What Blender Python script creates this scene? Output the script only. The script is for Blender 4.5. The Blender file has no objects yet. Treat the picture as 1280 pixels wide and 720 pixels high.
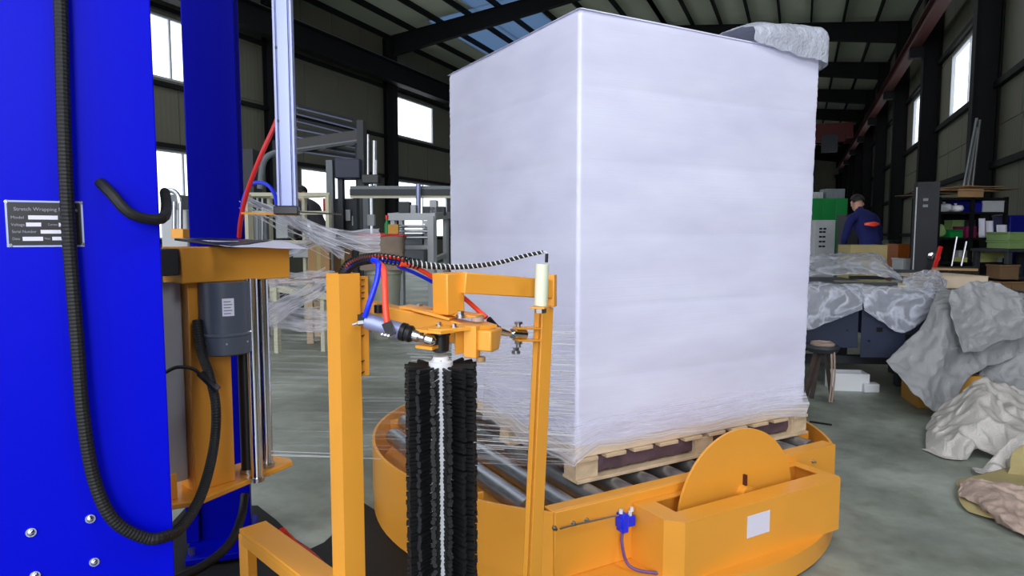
import bpy, bmesh, math, random
from mathutils import Vector, Matrix, noise as mnoise
import mathutils

# ------------------------------------------------------------------ camera, world, lights, exposure
SC = bpy.context.scene
COL = SC.collection
FPX = 830.0                       # focal length in pixels of a 1280x720 frame
HOR = 292.0                       # horizon row
YAW = math.radians(23.4)          # camera is turned this far left of the hall axis (+Y)
PITCH = math.atan((360 - HOR) / FPX)
EYE = 1.25

cam_d = bpy.data.cameras.new('camera')
cam_d.sensor_width = 36.0
cam_d.lens = FPX / 1280 * 36.0
cam_d.clip_start = 0.05
cam_d.clip_end = 400
cam = bpy.data.objects.new('camera', cam_d)
COL.objects.link(cam)
cam.location = (0, 0, EYE)
cam.rotation_euler = (math.pi / 2 - PITCH, 0, YAW)
SC.camera = cam

world = bpy.data.worlds.new('world')
SC.world = world
world.use_nodes = True
wn = world.node_tree
wn.nodes.clear()
wo = wn.nodes.new('ShaderNodeOutputWorld')
wb = wn.nodes.new('ShaderNodeBackground')
wb.inputs[0].default_value = (0.93, 0.96, 1.0, 1)
wb.inputs[1].default_value = 2.6
wn.links.new(wb.outputs[0], wo.inputs[0])

SC.view_settings.view_transform = 'Standard'
SC.view_settings.look = 'None'
SC.view_settings.exposure = 0.0
SC.view_settings.gamma = 1.0
SC.view_settings.use_curve_mapping = False


def W(a, b, z=0.0):
    """a metres right of and b metres ahead of the camera's spot, height z"""
    return Vector((a * math.cos(YAW) - b * math.sin(YAW), a * math.sin(YAW) + b * math.cos(YAW), z))


def P(px, py, b):
    x = (px - 640) / FPX
    y = (360 - py) / FPX
    fy = math.cos(PITCH) + y * math.sin(PITCH)
    fz = -math.sin(PITCH) + y * math.cos(PITCH)
    t = b / fy
    return W(x * t, b, EYE + fz * t)


def G(px, py, z=0.0):
    x = (px - 640) / FPX
    y = (360 - py) / FPX
    fy = math.cos(PITCH) + y * math.sin(PITCH)
    fz = -math.sin(PITCH) + y * math.cos(PITCH)
    t = (z - EYE) / fz
    return W(x * t, fy * t, z)


def area(name, loc, target, sx, sy, power, col):
    d = bpy.data.lights.new(name, 'AREA')
    d.shape = 'RECTANGLE'
    d.size = sx
    d.size_y = sy
    d.energy = power
    d.color = col
    o = bpy.data.objects.new(name, d)
    COL.objects.link(o)
    o.location = loc
    o.rotation_euler = (Vector(target) - Vector(loc)).to_track_quat('-Z', 'Y').to_euler()
    return o


# area lights added behind and above the camera; roof daylight farther back
area('camera_side_fill', W(1.8, -5.2, 3.2), W(0.4, 4.0, 1.0), 4.6, 3.5, 680, (0.88, 0.92, 1.0))  # added fill light from the camera side, not a known opening
area('overhead_fill', W(3.2, -0.6, 6.2), W(1.6, 4.0, 0.3), 2.5, 2.5, 230, (0.95, 0.96, 1.0))  # added to brighten the work bay; no such lamp hangs there
area('roof_daylight', W(-5.0, 13.0, 8.0), W(-5.0, 14.0, 0.0), 5.0, 7.0, 190, (0.9, 0.95, 1.0))
area('roof_daylight_far', W(6.5, 22.0, 8.0), W(6.5, 22.0, 0.0), 4.0, 10.0, 260, (0.95, 0.97, 1.0))


# ------------------------------------------------------------------ materials
MATS = {}


def lin(c):
    return tuple(((v / 255 / 12.92) if v / 255 <= 0.04045 else ((v / 255 + 0.055) / 1.055) ** 2.4) for v in c)


def mat(name, rgb, rough=0.5, metal=0.0, var=0.0, vscale=6.0, bump=0.0, bscale=60.0, coat=0.0, spec=0.5,
        stretch=(1, 1, 1), emit=0.0):
    m = bpy.data.materials.new(name)
    m.use_nodes = True
    nt = m.node_tree
    b = nt.nodes['Principled BSDF']
    c = lin(rgb)
    b.inputs['Base Color'].default_value = (*c, 1)
    b.inputs['Roughness'].default_value = rough
    b.inputs['Metallic'].default_value = metal
    b.inputs['Specular IOR Level'].default_value = spec
    b.inputs['Coat Weight'].default_value = coat
    b.inputs['Coat Roughness'].default_value = 0.15
    tc = nt.nodes.new('ShaderNodeTexCoord')
    mp = nt.nodes.new('ShaderNodeMapping')
    mp.inputs['Scale'].default_value = stretch
    nt.links.new(tc.outputs['Object'], mp.inputs['Vector'])
    if var > 0:
        n = nt.nodes.new('ShaderNodeTexNoise')
        n.inputs['Scale'].default_value = vscale
        n.inputs['Detail'].default_value = 5
        nt.links.new(mp.outputs[0], n.inputs['Vector'])
        r = nt.nodes.new('ShaderNodeValToRGB')
        r.color_ramp.elements[0].position = 0.3
        r.color_ramp.elements[1].position = 0.7
        r.color_ramp.elements[0].color = (*[max(0, v * (1 - var)) for v in c], 1)
        r.color_ramp.elements[1].color = (*[min(1, v * (1 + var)) for v in c], 1)
        nt.links.new(n.outputs['Fac'], r.inputs[0])
        nt.links.new(r.outputs[0], b.inputs['Base Color'])
        rr = nt.nodes.new('ShaderNodeMapRange')
        rr.inputs[3].default_value = max(0.02, rough - 0.08)
        rr.inputs[4].default_value = min(1, rough + 0.1)
        nt.links.new(n.outputs['Fac'], rr.inputs[0])
        nt.links.new(rr.outputs[0], b.inputs['Roughness'])
    if bump > 0:
        n2 = nt.nodes.new('ShaderNodeTexNoise')
        n2.inputs['Scale'].default_value = bscale
        n2.inputs['Detail'].default_value = 4
        nt.links.new(mp.outputs[0], n2.inputs['Vector'])
        bp = nt.nodes.new('ShaderNodeBump')
        bp.inputs['Strength'].default_value = bump
        bp.inputs['Distance'].default_value = 0.01
        nt.links.new(n2.outputs['Fac'], bp.inputs['Height'])
        nt.links.new(bp.outputs[0], b.inputs['Normal'])
    if emit > 0:
        b.inputs['Emission Color'].default_value = (*c, 1)
        b.inputs['Emission Strength'].default_value = emit
    MATS[name] = m
    return m


YEL = mat('machine_yellow_paint', (238, 163, 56), 0.42, 0, 0.04, 4, 0.03, 250, 0.15)
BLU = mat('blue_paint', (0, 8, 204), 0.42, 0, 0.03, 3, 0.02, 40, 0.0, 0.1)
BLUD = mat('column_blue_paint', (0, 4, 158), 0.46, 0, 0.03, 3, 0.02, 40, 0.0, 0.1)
BLK = mat('black_rubber', (11, 12, 14), 0.6, 0, 0.1, 30, 0.05, 200)
BLKP = mat('black_plastic', (22, 23, 26), 0.35, 0)
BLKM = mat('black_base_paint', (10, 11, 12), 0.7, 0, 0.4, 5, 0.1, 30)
CHR = mat('chrome', (225, 228, 235), 0.16, 1.0)
GALV = mat('galvanised_steel', (168, 172, 178), 0.34, 0.9, 0.14, 14, 0.05, 60)
ALU = mat('anodised_aluminium', (160, 168, 208), 0.42, 0.55)
STEEL = mat('bright_steel', (190, 192, 198), 0.28, 1.0)
MOT = mat('motor_grey_paint', (78, 86, 100), 0.38, 0, 0.05, 8, 0.02, 120)
LGREY = mat('light_grey_paint', (178, 182, 188), 0.5, 0, 0.05)
MGREY = mat('mid_grey_paint', (118, 126, 134), 0.5, 0, 0.08)
DGREY = mat('dark_grey_paint', (52, 56, 62), 0.55, 0, 0.1)
SLATE = mat('slate_blue_steel', (44, 52, 76), 0.5, 0, 0.08, 5)
CREAM = mat('cream_paint', (205, 202, 180), 0.5, 0, 0.05)
PAPER = mat('white_paper', (225, 224, 242), 0.8, 0)
WHT = mat('white_plastic', (225, 228, 232), 0.5, 0)
SENS = mat('cream_nylon', (226, 232, 208), 0.4, 0)
CARD = mat('cardboard', (168, 132, 92), 0.85, 0, 0.1, 5, 0.05, 60)
CARDD = mat('dark_cardboard', (120, 92, 64), 0.85, 0, 0.15, 5)
WOOD = mat('pallet_wood', (205, 182, 150), 0.75, 0, 0.18, 5, 0.1, 60, stretch=(6, 1, 6))
WOODL = mat('pale_plywood', (226, 206, 180), 0.7, 0, 0.08, 5, 0.05, 60)
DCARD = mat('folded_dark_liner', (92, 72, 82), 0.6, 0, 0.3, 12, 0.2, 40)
RED = mat('red_tube', (225, 40, 40), 0.35, 0)
ORG = mat('orange_red_tube', (250, 78, 52), 0.35, 0)
BTUBE = mat('blue_tube', (16, 50, 235), 0.3, 0)
PURP = mat('purple_cable', (105, 70, 130), 0.45, 0)
GRN = mat('green_enamel', (14, 130, 62), 0.45, 0, 0.05)
GRN2 = mat('olive_green_plastic', (130, 160, 100), 0.55, 0, 0.05)
TEAL = mat('teal_plastic', (20, 110, 90), 0.5, 0)
BINB = mat('blue_bin_plastic', (14, 20, 130), 0.45, 0)
YBOX = mat('pale_yellow_card', (205, 210, 130), 0.75, 0)
MAROON = mat('dark_red_crane_paint', (110, 18, 22), 0.5, 0)
REDC = mat('magenta_plastic', (120, 20, 70), 0.5, 0)
COLM = mat('dark_column_steel', (15, 16, 19), 0.7, 0, 0.15, 3, spec=0.25)
RAILM = mat('rust_red_rail_steel', (74, 34, 34), 0.6, 0, 0.2, 5)
SKIN = mat('skin', (200, 150, 128), 0.55, 0)
HAIR = mat('black_hair', (20, 17, 17), 0.6, 0, 0.2, 60, 0.4, 120)
JACK = mat('navy_jacket_cloth', (16, 24, 92), 0.85, 0, 0.15, 12, 0.2, 60)
GJACK = mat('charcoal_work_cloth', (66, 62, 74), 0.85, 0, 0.15, 12, 0.2, 60)
TROU = mat('dark_trouser_cloth', (30, 30, 38), 0.85, 0, 0.15, 12, 0.2, 60)
SACK = mat('brown_sackcloth', (142, 126, 112), 0.9, 0, 0.15, 4, 0.4, 30)
KRAFT = mat('tan_kraft_paper', (170, 156, 108), 0.8, 0, 0.12, 5, 0.2, 20)
RAG = mat('beige_cloth', (172, 152, 140), 0.85, 0, 0.2, 10, 0.6, 30)
ORCH = mat('ochre_crate_paint', (196, 142, 52), 0.6, 0, 0.1, 4)


def panel_mat(name, rgb, wave=0.0):
    m = mat(name, rgb, 0.55, 0, 0.10, 0.6)
    nt = m.node_tree
    b = nt.nodes['Principled BSDF']
    tc = nt.nodes['Texture Coordinate']
    w = nt.nodes.new('ShaderNodeTexWave')
    w.inputs['Scale'].default_value = 2.2
    w.bands_direction = 'Y' if wave >= 0 else 'X'
    nt.links.new(tc.outputs['Object'], w.inputs['Vector'])
    bp = nt.nodes.new('ShaderNodeBump')
    bp.inputs['Strength'].default_value = abs(wave)
    bp.inputs['Distance'].default_value = 0.03
    nt.links.new(w.outputs['Fac'], bp.inputs['Height'])
    nt.links.new(bp.outputs[0], b.inputs['Normal'])
    return m


WALLM = panel_mat('grey_green_wall_sheet', (98, 97, 84), 0.12)
ROOFM = panel_mat('pale_roof_sheet', (186, 190, 172), 0.15)
ENDM = panel_mat('pale_end_wall_sheet', (150, 145, 125), -0.3)


def glass_mat():
    m = bpy.data.materials.new('window_glass')
    m.use_nodes = True
    nt = m.node_tree
    nt.nodes.clear()
    o = nt.nodes.new('ShaderNodeOutputMaterial')
    t = nt.nodes.new('ShaderNodeBsdfTransparent')
    t.inputs[0].default_value = (0.95, 0.97, 0.98, 1)
    g = nt.nodes.new('ShaderNodeBsdfGlossy')
    g.inputs['Roughness'].default_value = 0.05
    mx = nt.nodes.new('ShaderNodeMixShader')
    mx.inputs[0].default_value = 0.06
    nt.links.new(t.outputs[0], mx.inputs[1])
    nt.links.new(g.outputs[0], mx.inputs[2])
    nt.links.new(mx.outputs[0], o.inputs[0])
    return m


GLASS = glass_mat()


def skylight_mat():
    m = bpy.data.materials.new('translucent_roof_sheet')
    m.use_nodes = True
    nt = m.node_tree
    nt.nodes.clear()
    o = nt.nodes.new('ShaderNodeOutputMaterial')
    t = nt.nodes.new('ShaderNodeBsdfTranslucent')
    t.inputs[0].default_value = (0.20, 0.27, 0.36, 1)
    g = nt.nodes.new('ShaderNodeBsdfGlossy')
    g.inputs['Roughness'].default_value = 0.3
    mx = nt.nodes.new('ShaderNodeMixShader')
    mx.inputs[0].default_value = 0.1
    nt.links.new(t.outputs[0], mx.inputs[1])
    nt.links.new(g.outputs[0], mx.inputs[2])
    nt.links.new(mx.outputs[0], o.inputs[0])
    return m


SKYL = skylight_mat()


def floor_mat():
    m = bpy.data.materials.new('painted_concrete')
    m.use_nodes = True
    nt = m.node_tree
    b = nt.nodes['Principled BSDF']
    tc = nt.nodes.new('ShaderNodeTexCoord')
    n1 = nt.nodes.new('ShaderNodeTexNoise')
    n1.inputs['Scale'].default_value = 1.3
    n1.inputs['Detail'].default_value = 9
    n1.inputs['Roughness'].default_value = 0.62
    n2 = nt.nodes.new('ShaderNodeTexNoise')
    n2.inputs['Scale'].default_value = 9
    n2.inputs['Detail'].default_value = 6
    nt.links.new(tc.outputs['Object'], n1.inputs['Vector'])
    nt.links.new(tc.outputs['Object'], n2.inputs['Vector'])
    r = nt.nodes.new('ShaderNodeValToRGB')
    e = r.color_ramp.elements
    e[0].position = 0.3
    e[0].color = (*lin((106, 113, 104)), 1)
    e[1].position = 0.72
    e[1].color = (*lin((184, 190, 181)), 1)
    k = e.new(0.5)
    k.color = (*lin((145, 153, 144)), 1)
    nt.links.new(n1.outputs['Fac'], r.inputs[0])
    r2 = nt.nodes.new('ShaderNodeValToRGB')
    r2.color_ramp.elements[0].position = 0.35
    r2.color_ramp.elements[0].color = (0.72, 0.70, 0.66, 1)
    r2.color_ramp.elements[1].position = 0.55
    r2.color_ramp.elements[1].color = (1, 1, 1, 1)
    nt.links.new(n2.outputs['Fac'], r2.inputs[0])
    mx = nt.nodes.new('ShaderNodeMix')
    mx.data_type = 'RGBA'
    mx.blend_type = 'MULTIPLY'
    mx.inputs[0].default_value = 0.7
    nt.links.new(r.outputs[0], mx.inputs[6])
    nt.links.new(r2.outputs[0], mx.inputs[7])
    nt.links.new(mx.outputs[2], b.inputs['Base Color'])
    mr = nt.nodes.new('ShaderNodeMapRange')
    mr.inputs[3].default_value = 0.32
    mr.inputs[4].default_value = 0.62
    nt.links.new(n2.outputs['Fac'], mr.inputs[0])
    nt.links.new(mr.outputs[0], b.inputs['Roughness'])
    bp = nt.nodes.new('ShaderNodeBump')
    bp.inputs['Strength'].default_value = 0.1
    bp.inputs['Distance'].default_value = 0.02
    nt.links.new(n1.outputs['Fac'], bp.inputs['Height'])
    nt.links.new(bp.outputs[0], b.inputs['Normal'])
    return m


FLOORM = floor_mat()


def wrap_mat():
    """opaque white stretch film on the load: glossy, thousands of fine horizontal pulls"""
    m = bpy.data.materials.new('white_stretch_film')
    m.use_nodes = True
    nt = m.node_tree
    b = nt.nodes['Principled BSDF']
    b.inputs['Roughness'].default_value = 0.5
    b.inputs['Coat Weight'].default_value = 0.05
    b.inputs['Coat Roughness'].default_value = 0.25
    tc = nt.nodes.new('ShaderNodeTexCoord')
    mp = nt.nodes.new('ShaderNodeMapping')
    mp.inputs['Scale'].default_value = (1.2, 1.2, 130)
    nt.links.new(tc.outputs['Object'], mp.inputs['Vector'])
    n = nt.nodes.new('ShaderNodeTexNoise')
    n.inputs['Scale'].default_value = 1.6
    n.inputs['Detail'].default_value = 5
    nt.links.new(mp.outputs[0], n.inputs['Vector'])
    mp2 = nt.nodes.new('ShaderNodeMapping')
    mp2.inputs['Scale'].default_value = (1.6, 1.6, 4.5)
    nt.links.new(tc.outputs['Object'], mp2.inputs['Vector'])
    n2 = nt.nodes.new('ShaderNodeTexNoise')
    n2.inputs['Scale'].default_value = 1.3
    n2.inputs['Detail'].default_value = 3
    nt.links.new(mp2.outputs[0], n2.inputs['Vector'])
    r = nt.nodes.new('ShaderNodeValToRGB')
    r.color_ramp.elements[0].position = 0.3
    r.color_ramp.elements[0].color = (*lin((218, 217, 242)), 1)
    r.color_ramp.elements[1].position = 0.7
    r.color_ramp.elements[1].color = (*lin((232, 233, 255)), 1)
    nt.links.new(n2.outputs['Fac'], r.inputs[0])
    nt.links.new(r.outputs[0], b.inputs['Base Color'])
    mu = nt.nodes.new('ShaderNodeMath')
    mu.operation = 'MULTIPLY'
    nt.links.new(n.outputs['Fac'], mu.inputs[0])
    nt.links.new(n2.outputs['Fac'], mu.inputs[1])
    bp = nt.nodes.new('ShaderNodeBump')
    bp.inputs['Strength'].default_value = 0.22
    bp.inputs['Distance'].default_value = 0.004
    nt.links.new(mu.outputs[0], bp.inputs['Height'])
    nt.links.new(bp.outputs[0], b.inputs['Normal'])
    return m


WRAP = wrap_mat()


def film_mat(name, a0, a1, su, sv, col=(0.9, 0.9, 0.97), lo=0.45, hi=0.7, grad=False, rough=0.22, bump=0.4, dist=0.4, gradv=False, ridged=False):
    """clear stretch film: transparent, with glossy white pull lines along u"""
    m = bpy.data.materials.new(name)
    m.use_nodes = True
    nt = m.node_tree
    nt.nodes.clear()
    o = nt.nodes.new('ShaderNodeOutputMaterial')
    tr = nt.nodes.new('ShaderNodeBsdfTransparent')
    p = nt.nodes.new('ShaderNodeBsdfPrincipled')
    p.inputs['Base Color'].default_value = (*col, 1)
    p.inputs['Roughness'].default_value = rough
    p.inputs['Specular IOR Level'].default_value = 0.9
    tl = nt.nodes.new('ShaderNodeBsdfTranslucent')
    tl.inputs[0].default_value = (*col, 1)
    pm = nt.nodes.new('ShaderNodeMixShader')
    pm.inputs[0].default_value = 0.3
    mx = nt.nodes.new('ShaderNodeMixShader')
    tc = nt.nodes.new('ShaderNodeTexCoord')
    mp = nt.nodes.new('ShaderNodeMapping')
    mp.inputs['Scale'].default_value = (su, sv, 1)
    nt.links.new(tc.outputs['UV'], mp.inputs['Vector'])
    n = nt.nodes.new('ShaderNodeTexNoise')
    n.inputs['Scale'].default_value = 1
    n.inputs['Detail'].default_value = 5
    n.inputs['Roughness'].default_value = 0.65
    n.inputs['Distortion'].default_value = dist
    nt.links.new(mp.outputs[0], n.inputs['Vector'])
    mr = nt.nodes.new('ShaderNodeMapRange')
    nout = n.outputs['Fac']
    if ridged:                      # creases where the noise crosses its middle value
        n.inputs['Detail'].default_value = 3
        n.inputs['Roughness'].default_value = 0.5
        s1 = nt.nodes.new('ShaderNodeMath')
        s1.operation = 'SUBTRACT'
        s1.inputs[1].default_value = 0.5
        s2 = nt.nodes.new('ShaderNodeMath')
        s2.operation = 'ABSOLUTE'
        s3 = nt.nodes.new('ShaderNodeMath')
        s3.operation = 'MULTIPLY_ADD'
        s3.inputs[1].default_value = -14.0
        s3.inputs[2].default_value = 1.0
        s3.use_clamp = True
        nt.links.new(nout, s1.inputs[0])
        nt.links.new(s1.outputs[0], s2.inputs[0])
        nt.links.new(s2.outputs[0], s3.inputs[0])
        nout = s3.outputs[0]
        lo, hi = 0.0, 1.0
    mr.inputs[1].default_value = lo
    mr.inputs[2].default_value = hi
    mr.inputs[3].default_value = a0
    mr.inputs[4].default_value = a1
    nt.links.new(nout, mr.inputs[0])
    fac = mr.outputs[0]
    if grad:
        sp = nt.nodes.new('ShaderNodeSeparateXYZ')
        nt.links.new(tc.outputs['UV'], sp.inputs[0])
        g = nt.nodes.new('ShaderNodeMapRange')
        g.inputs[1].default_value = 0.0
        g.inputs[2].default_value = 1.0
        g.inputs[3].default_value = 0.22
        g.inputs[4].default_value = 1.0
        nt.links.new(sp.outputs[1 if gradv else 0], g.inputs[0])
        if gradv:
            g.inputs[1].default_value = 1.0
            g.inputs[2].default_value = 0.45
            g.inputs[3].default_value = 0.0
        mm = nt.nodes.new('ShaderNodeMath')
        mm.operation = 'MULTIPLY'
        nt.links.new(fac, mm.inputs[0])
        nt.links.new(g.outputs[0], mm.inputs[1])
        fac = mm.outputs[0]
    bp = nt.nodes.new('ShaderNodeBump')
    bp.inputs['Strength'].default_value = bump
    bp.inputs['Distance'].default_value = 0.01
    nt.links.new(nout, bp.inputs['Height'])
    nt.links.new(bp.outputs[0], p.inputs['Normal'])
    nt.links.new(p.outputs[0], pm.inputs[1])
    nt.links.new(tl.outputs[0], pm.inputs[2])
    nt.links.new(fac, mx.inputs[0])
    nt.links.new(tr.outputs[0], mx.inputs[1])
    nt.links.new(pm.outputs[0], mx.inputs[2])
    nt.links.new(mx.outputs[0], o.inputs[0])
    return m


WEB = film_mat('clear_film_web', 0.05, 0.85, 2.2, 70, lo=0.5, hi=0.68, grad=True)
SKIRT = film_mat('clear_film_skirt', 0.30, 0.95, 3.5, 22, lo=0.40, hi=0.6, grad=True, gradv=True)
STRAND = film_mat('clear_film_strand', 0.25, 0.9, 3, 12, lo=0.35, hi=0.65)
PLAST = film_mat('clear_plastic_sheet', 0.36, 0.95, 3.4, 2.6, col=(0.80, 0.83, 0.94), bump=0.5, dist=0.5, ridged=True)


def bubble_mat(name, col, alpha, vs=150):
    m = bpy.data.materials.new(name)
    m.use_nodes = True
    nt = m.node_tree
    p = nt.nodes['Principled BSDF']
    p.inputs['Base Color'].default_value = (*col, 1)
    p.inputs['Roughness'].default_value = 0.25
    p.inputs['Specular IOR Level'].default_value = 0.8
    p.inputs['Alpha'].default_value = alpha
    tc = nt.nodes.new('ShaderNodeTexCoord')
    v = nt.nodes.new('ShaderNodeTexVoronoi')
    v.inputs['Scale'].default_value = vs
    n = nt.nodes.new('ShaderNodeTexNoise')
    n.inputs['Scale'].default_value = 14
    n.inputs['Detail'].default_value = 5
    nt.links.new(tc.outputs['Object'], v.inputs['Vector'])
    nt.links.new(tc.outputs['Object'], n.inputs['Vector'])
    ad = nt.nodes.new('ShaderNodeMath')
    ad.operation = 'MULTIPLY_ADD'
    ad.inputs[1].default_value = -0.35
    nt.links.new(v.outputs['Distance'], ad.inputs[0])
    nt.links.new(n.outputs['Fac'], ad.inputs[2])
    bp = nt.nodes.new('ShaderNodeBump')
    bp.inputs['Strength'].default_value = 0.75
    bp.inputs['Distance'].default_value = 0.012
    nt.links.new(ad.outputs[0], bp.inputs['Height'])
    nt.links.new(bp.outputs[0], p.inputs['Normal'])
    return m


BUBB = bubble_mat('bubble_wrap', (0.68, 0.65, 0.62), 0.84)
BUBG = bubble_mat('grey_bubble_sheet', (0.40, 0.41, 0.43), 0.86)
BUBT = bubble_mat('thin_bubble_wrap', (0.66, 0.69, 0.80), 0.62, 90)


# ------------------------------------------------------------------ mesh helpers
class MB:
    def __init__(s, M=None):
        s.v, s.f, s.uv = [], [], []
        s.M = M if M is not None else Matrix()

    def add(s, vs, fs, uv=None):
        k = len(s.v)
        s.v += [s.M @ Vector(v) for v in vs]
        s.f += [tuple(i + k for i in f) for f in fs]
        s.uv += uv if uv else [(0.0, 0.0)] * len(vs)
        return s

    def box(s, x0, x1, y0, y1, z0, z1):
        vs = [(x, y, z) for z in (z0, z1) for y in (y0, y1) for x in (x0, x1)]
        return s.add(vs, [(0, 2, 3, 1), (4, 5, 7, 6), (0, 1, 5, 4), (2, 6, 7, 3), (0, 4, 6, 2), (1, 3, 7, 5)])

    def prism(s, poly, z0, z1):
        n = len(poly)
        ar = sum(poly[i][0] * poly[(i + 1) % n][1] - poly[(i + 1) % n][0] * poly[i][1] for i in range(n))
        if ar < 0:
            poly = poly[::-1]
        vs = [(p[0], p[1], z0) for p in poly] + [(p[0], p[1], z1) for p in poly]
        fs = [tuple(range(n))[::-1], tuple(range(n, 2 * n))]
        fs += [(i, (i + 1) % n, n + (i + 1) % n, n + i) for i in range(n)]
        return s.add(vs, fs)

    def bar(s, p0, p1, w, h=None, up=(0, 0, 1), roll=0.0):
        h = h or w
        p0, p1 = Vector(p0), Vector(p1)
        d = (p1 - p0).normalized()
        u = Vector(up)
        if abs(d.dot(u)) > 0.98:
            u = Vector((1, 0, 0))
        sd = d.cross(u).normalized()
        u = sd.cross(d).normalized()
        if roll:
            q = Matrix.Rotation(roll, 3, d)
            sd, u = q @ sd, q @ u
        vs = []
        for p in (p0, p1):
            for a, b in ((-1, -1), (1, -1), (1, 1), (-1, 1)):
                vs.append(p + sd * a * w / 2 + u * b * h / 2)
        return s.add(vs, [(0, 1, 2, 3), (7, 6, 5, 4), (0, 4, 5, 1), (1, 5, 6, 2), (2, 6, 7, 3), (3, 7, 4, 0)])

    def tube(s, pts, r, n=8, caps=True):
        pts = [Vector(p) for p in pts]
        N = len(pts)
        rs = r if isinstance(r, (list, tuple)) else [r] * N
        t0 = (pts[1] - pts[0]).normalized()
        u = Vector((0, 0, 1)) if abs(t0.z) < 0.9 else Vector((1, 0, 0))
        u = (u - t0 * u.dot(t0)).normalized()
        vs, fs, uv = [], [], []
        for i in range(N):
            t = (pts[min(i + 1, N - 1)] - pts[max(i - 1, 0)]).normalized()
            u = (u - t * u.dot(t)).normalized()
            w = t.cross(u)
            for k in range(n):
                a = 2 * math.pi * k / n
                vs.append(pts[i] + (u * math.cos(a) + w * math.sin(a)) * rs[i])
                uv.append((i / (N - 1), k / n))
        for i in range(N - 1):
            for k in range(n):
                fs.append((i * n + k, i * n + (k + 1) % n, (i + 1) * n + (k + 1) % n, (i + 1) * n + k))
        if caps:
            fs.append(tuple(range(n))[::-1])
            fs.append(tuple((N - 1) * n + k for k in range(n)))
        return s.add(vs, fs, uv)

    def cyl(s, p0, p1, r0, r1=None, n=20):
        return s.tube([p0, p1], [r0, r0 if r1 is None else r1], n)

    def lathe(s, base, prof, n=24, axis=(0, 0, 1)):
        ax = Vector(axis).normalized()
        return s.tube([Vector(base) + ax * h for h, _ in prof], [max(r, 1e-4) for _, r in prof], n)

    def grid(s, fn, nu, nv):
        vs, fs, uv = [], [], []
        for j in range(nv + 1):
            for i in range(nu + 1):
                vs.append(fn(i / nu, j / nv))
                uv.append((i / nu, j / nv))
        for j in range(nv):
            for i in range(nu):
                a = j * (nu + 1) + i
                fs.append((a, a + 1, a + nu + 2, a + nu + 1))
        return s.add(vs, fs, uv)

    def ball(s, c, r, nu=16, nv=10):
        c = Vector(c)
        rx, ry, rz = r if isinstance(r, (tuple, list)) else (r, r, r)
        vs, fs = [c + Vector((0, 0, -rz))], []
        for j in range(1, nv):
            a = math.pi * j / nv
            for i in range(nu):
                b = 2 * math.pi * i / nu
                vs.append(c + Vector((rx * math.sin(a) * math.cos(b), ry * math.sin(a) * math.sin(b), -rz * math.cos(a))))
        vs.append(c + Vector((0, 0, rz)))
        for i in range(nu):
            fs.append((0, 1 + (i + 1) % nu, 1 + i))
        for j in range(nv - 2):
            for i in range(nu):
                a, b = 1 + j * nu + i, 1 + j * nu + (i + 1) % nu
                fs.append((a, b, b + nu, a + nu))
        L = len(vs) - 1
        for i in range(nu):
            fs.append((L, 1 + (nv - 2) * nu + i, 1 + (nv - 2) * nu + (i + 1) % nu))
        return s.add(vs, fs)

    def build(s, name, m, parent=None, bevel=0.0, smooth=35, solid=0.0):
        xs = [v.x for v in s.v]
        ys = [v.y for v in s.v]
        zs = [v.z for v in s.v]
        c = Vector(((min(xs) + max(xs)) / 2, (min(ys) + max(ys)) / 2, min(zs)))
        me = bpy.data.meshes.new(name)
        me.from_pydata([v - c for v in s.v], [], s.f)
        uvl = me.uv_layers.new(name='UVMap')
        for lp in me.loops:
            uvl.data[lp.index].uv = s.uv[lp.vertex_index]
        me.materials.append(m)
        me.polygons.foreach_set('use_smooth', [True] * len(me.polygons))
        me.set_sharp_from_angle(angle=math.radians(smooth))
        me.update()
        o = bpy.data.objects.new(name, me)
        COL.objects.link(o)
        put(o, c, parent)
        if bevel:
            b = o.modifiers.new('bevel', 'BEVEL')
            b.width = bevel
            b.segments = 2
            b.limit_method = 'ANGLE'
            b.angle_limit = math.radians(50)
        if solid:
            b = o.modifiers.new('solid', 'SOLIDIFY')
            b.thickness = solid
        return o


def wloc(o):
    v = Vector((0, 0, 0))
    while o is not None:
        v += o.location
        o = o.parent
    return v


def put(o, c, parent):
    if parent is not None:
        o.parent = parent
        o.location = Vector(c) - wloc(parent)
    else:
        o.location = c


def tag(o, label, cat, group=None, kind=None):
    if label:
        o['label'] = label
    if cat:
        o['category'] = cat
    if group:
        o['group'] = group
    if kind:
        o['kind'] = kind
    return o


def thing(name, loc, label, cat, group=None):
    o = bpy.data.objects.new(name, None)
    o.empty_display_size = 0.1
    COL.objects.link(o)
    o.location = loc
    return tag(o, label, cat, group)


def lab(o, text):
    o['label'] = text
    return o


def copy_tree(o, delta, parent=None):
    c = o.copy()
    COL.objects.link(c)
    if parent is None:
        c.location = o.location + Vector(delta)
    else:
        c.parent = parent
    for ch in list(o.children):
        copy_tree(ch, (0, 0, 0), c)
    return c


def share(o, loc_world, parent, name=None):
    """another piece using the same mesh"""
    c = o.copy()
    COL.objects.link(c)
    put(c, loc_world, parent)
    return c


def frame(a, b, deg, z=0.0):
    """local frame at camera-plan position a,b with x axis turned deg from the camera's right"""
    return Matrix.Translation(W(a, b, z)) @ Matrix.Rotation(YAW + math.radians(deg), 4, 'Z')


def frame_at(p, deg):
    return Matrix.Translation(p) @ Matrix.Rotation(YAW + math.radians(deg), 4, 'Z')


def cr(p0, p1, p2, p3, t):
    return 0.5 * ((2 * p1) + (-p0 + p2) * t + (2 * p0 - 5 * p1 + 4 * p2 - p3) * t * t + (-p0 + 3 * p1 - 3 * p2 + p3) * t ** 3)


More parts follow.
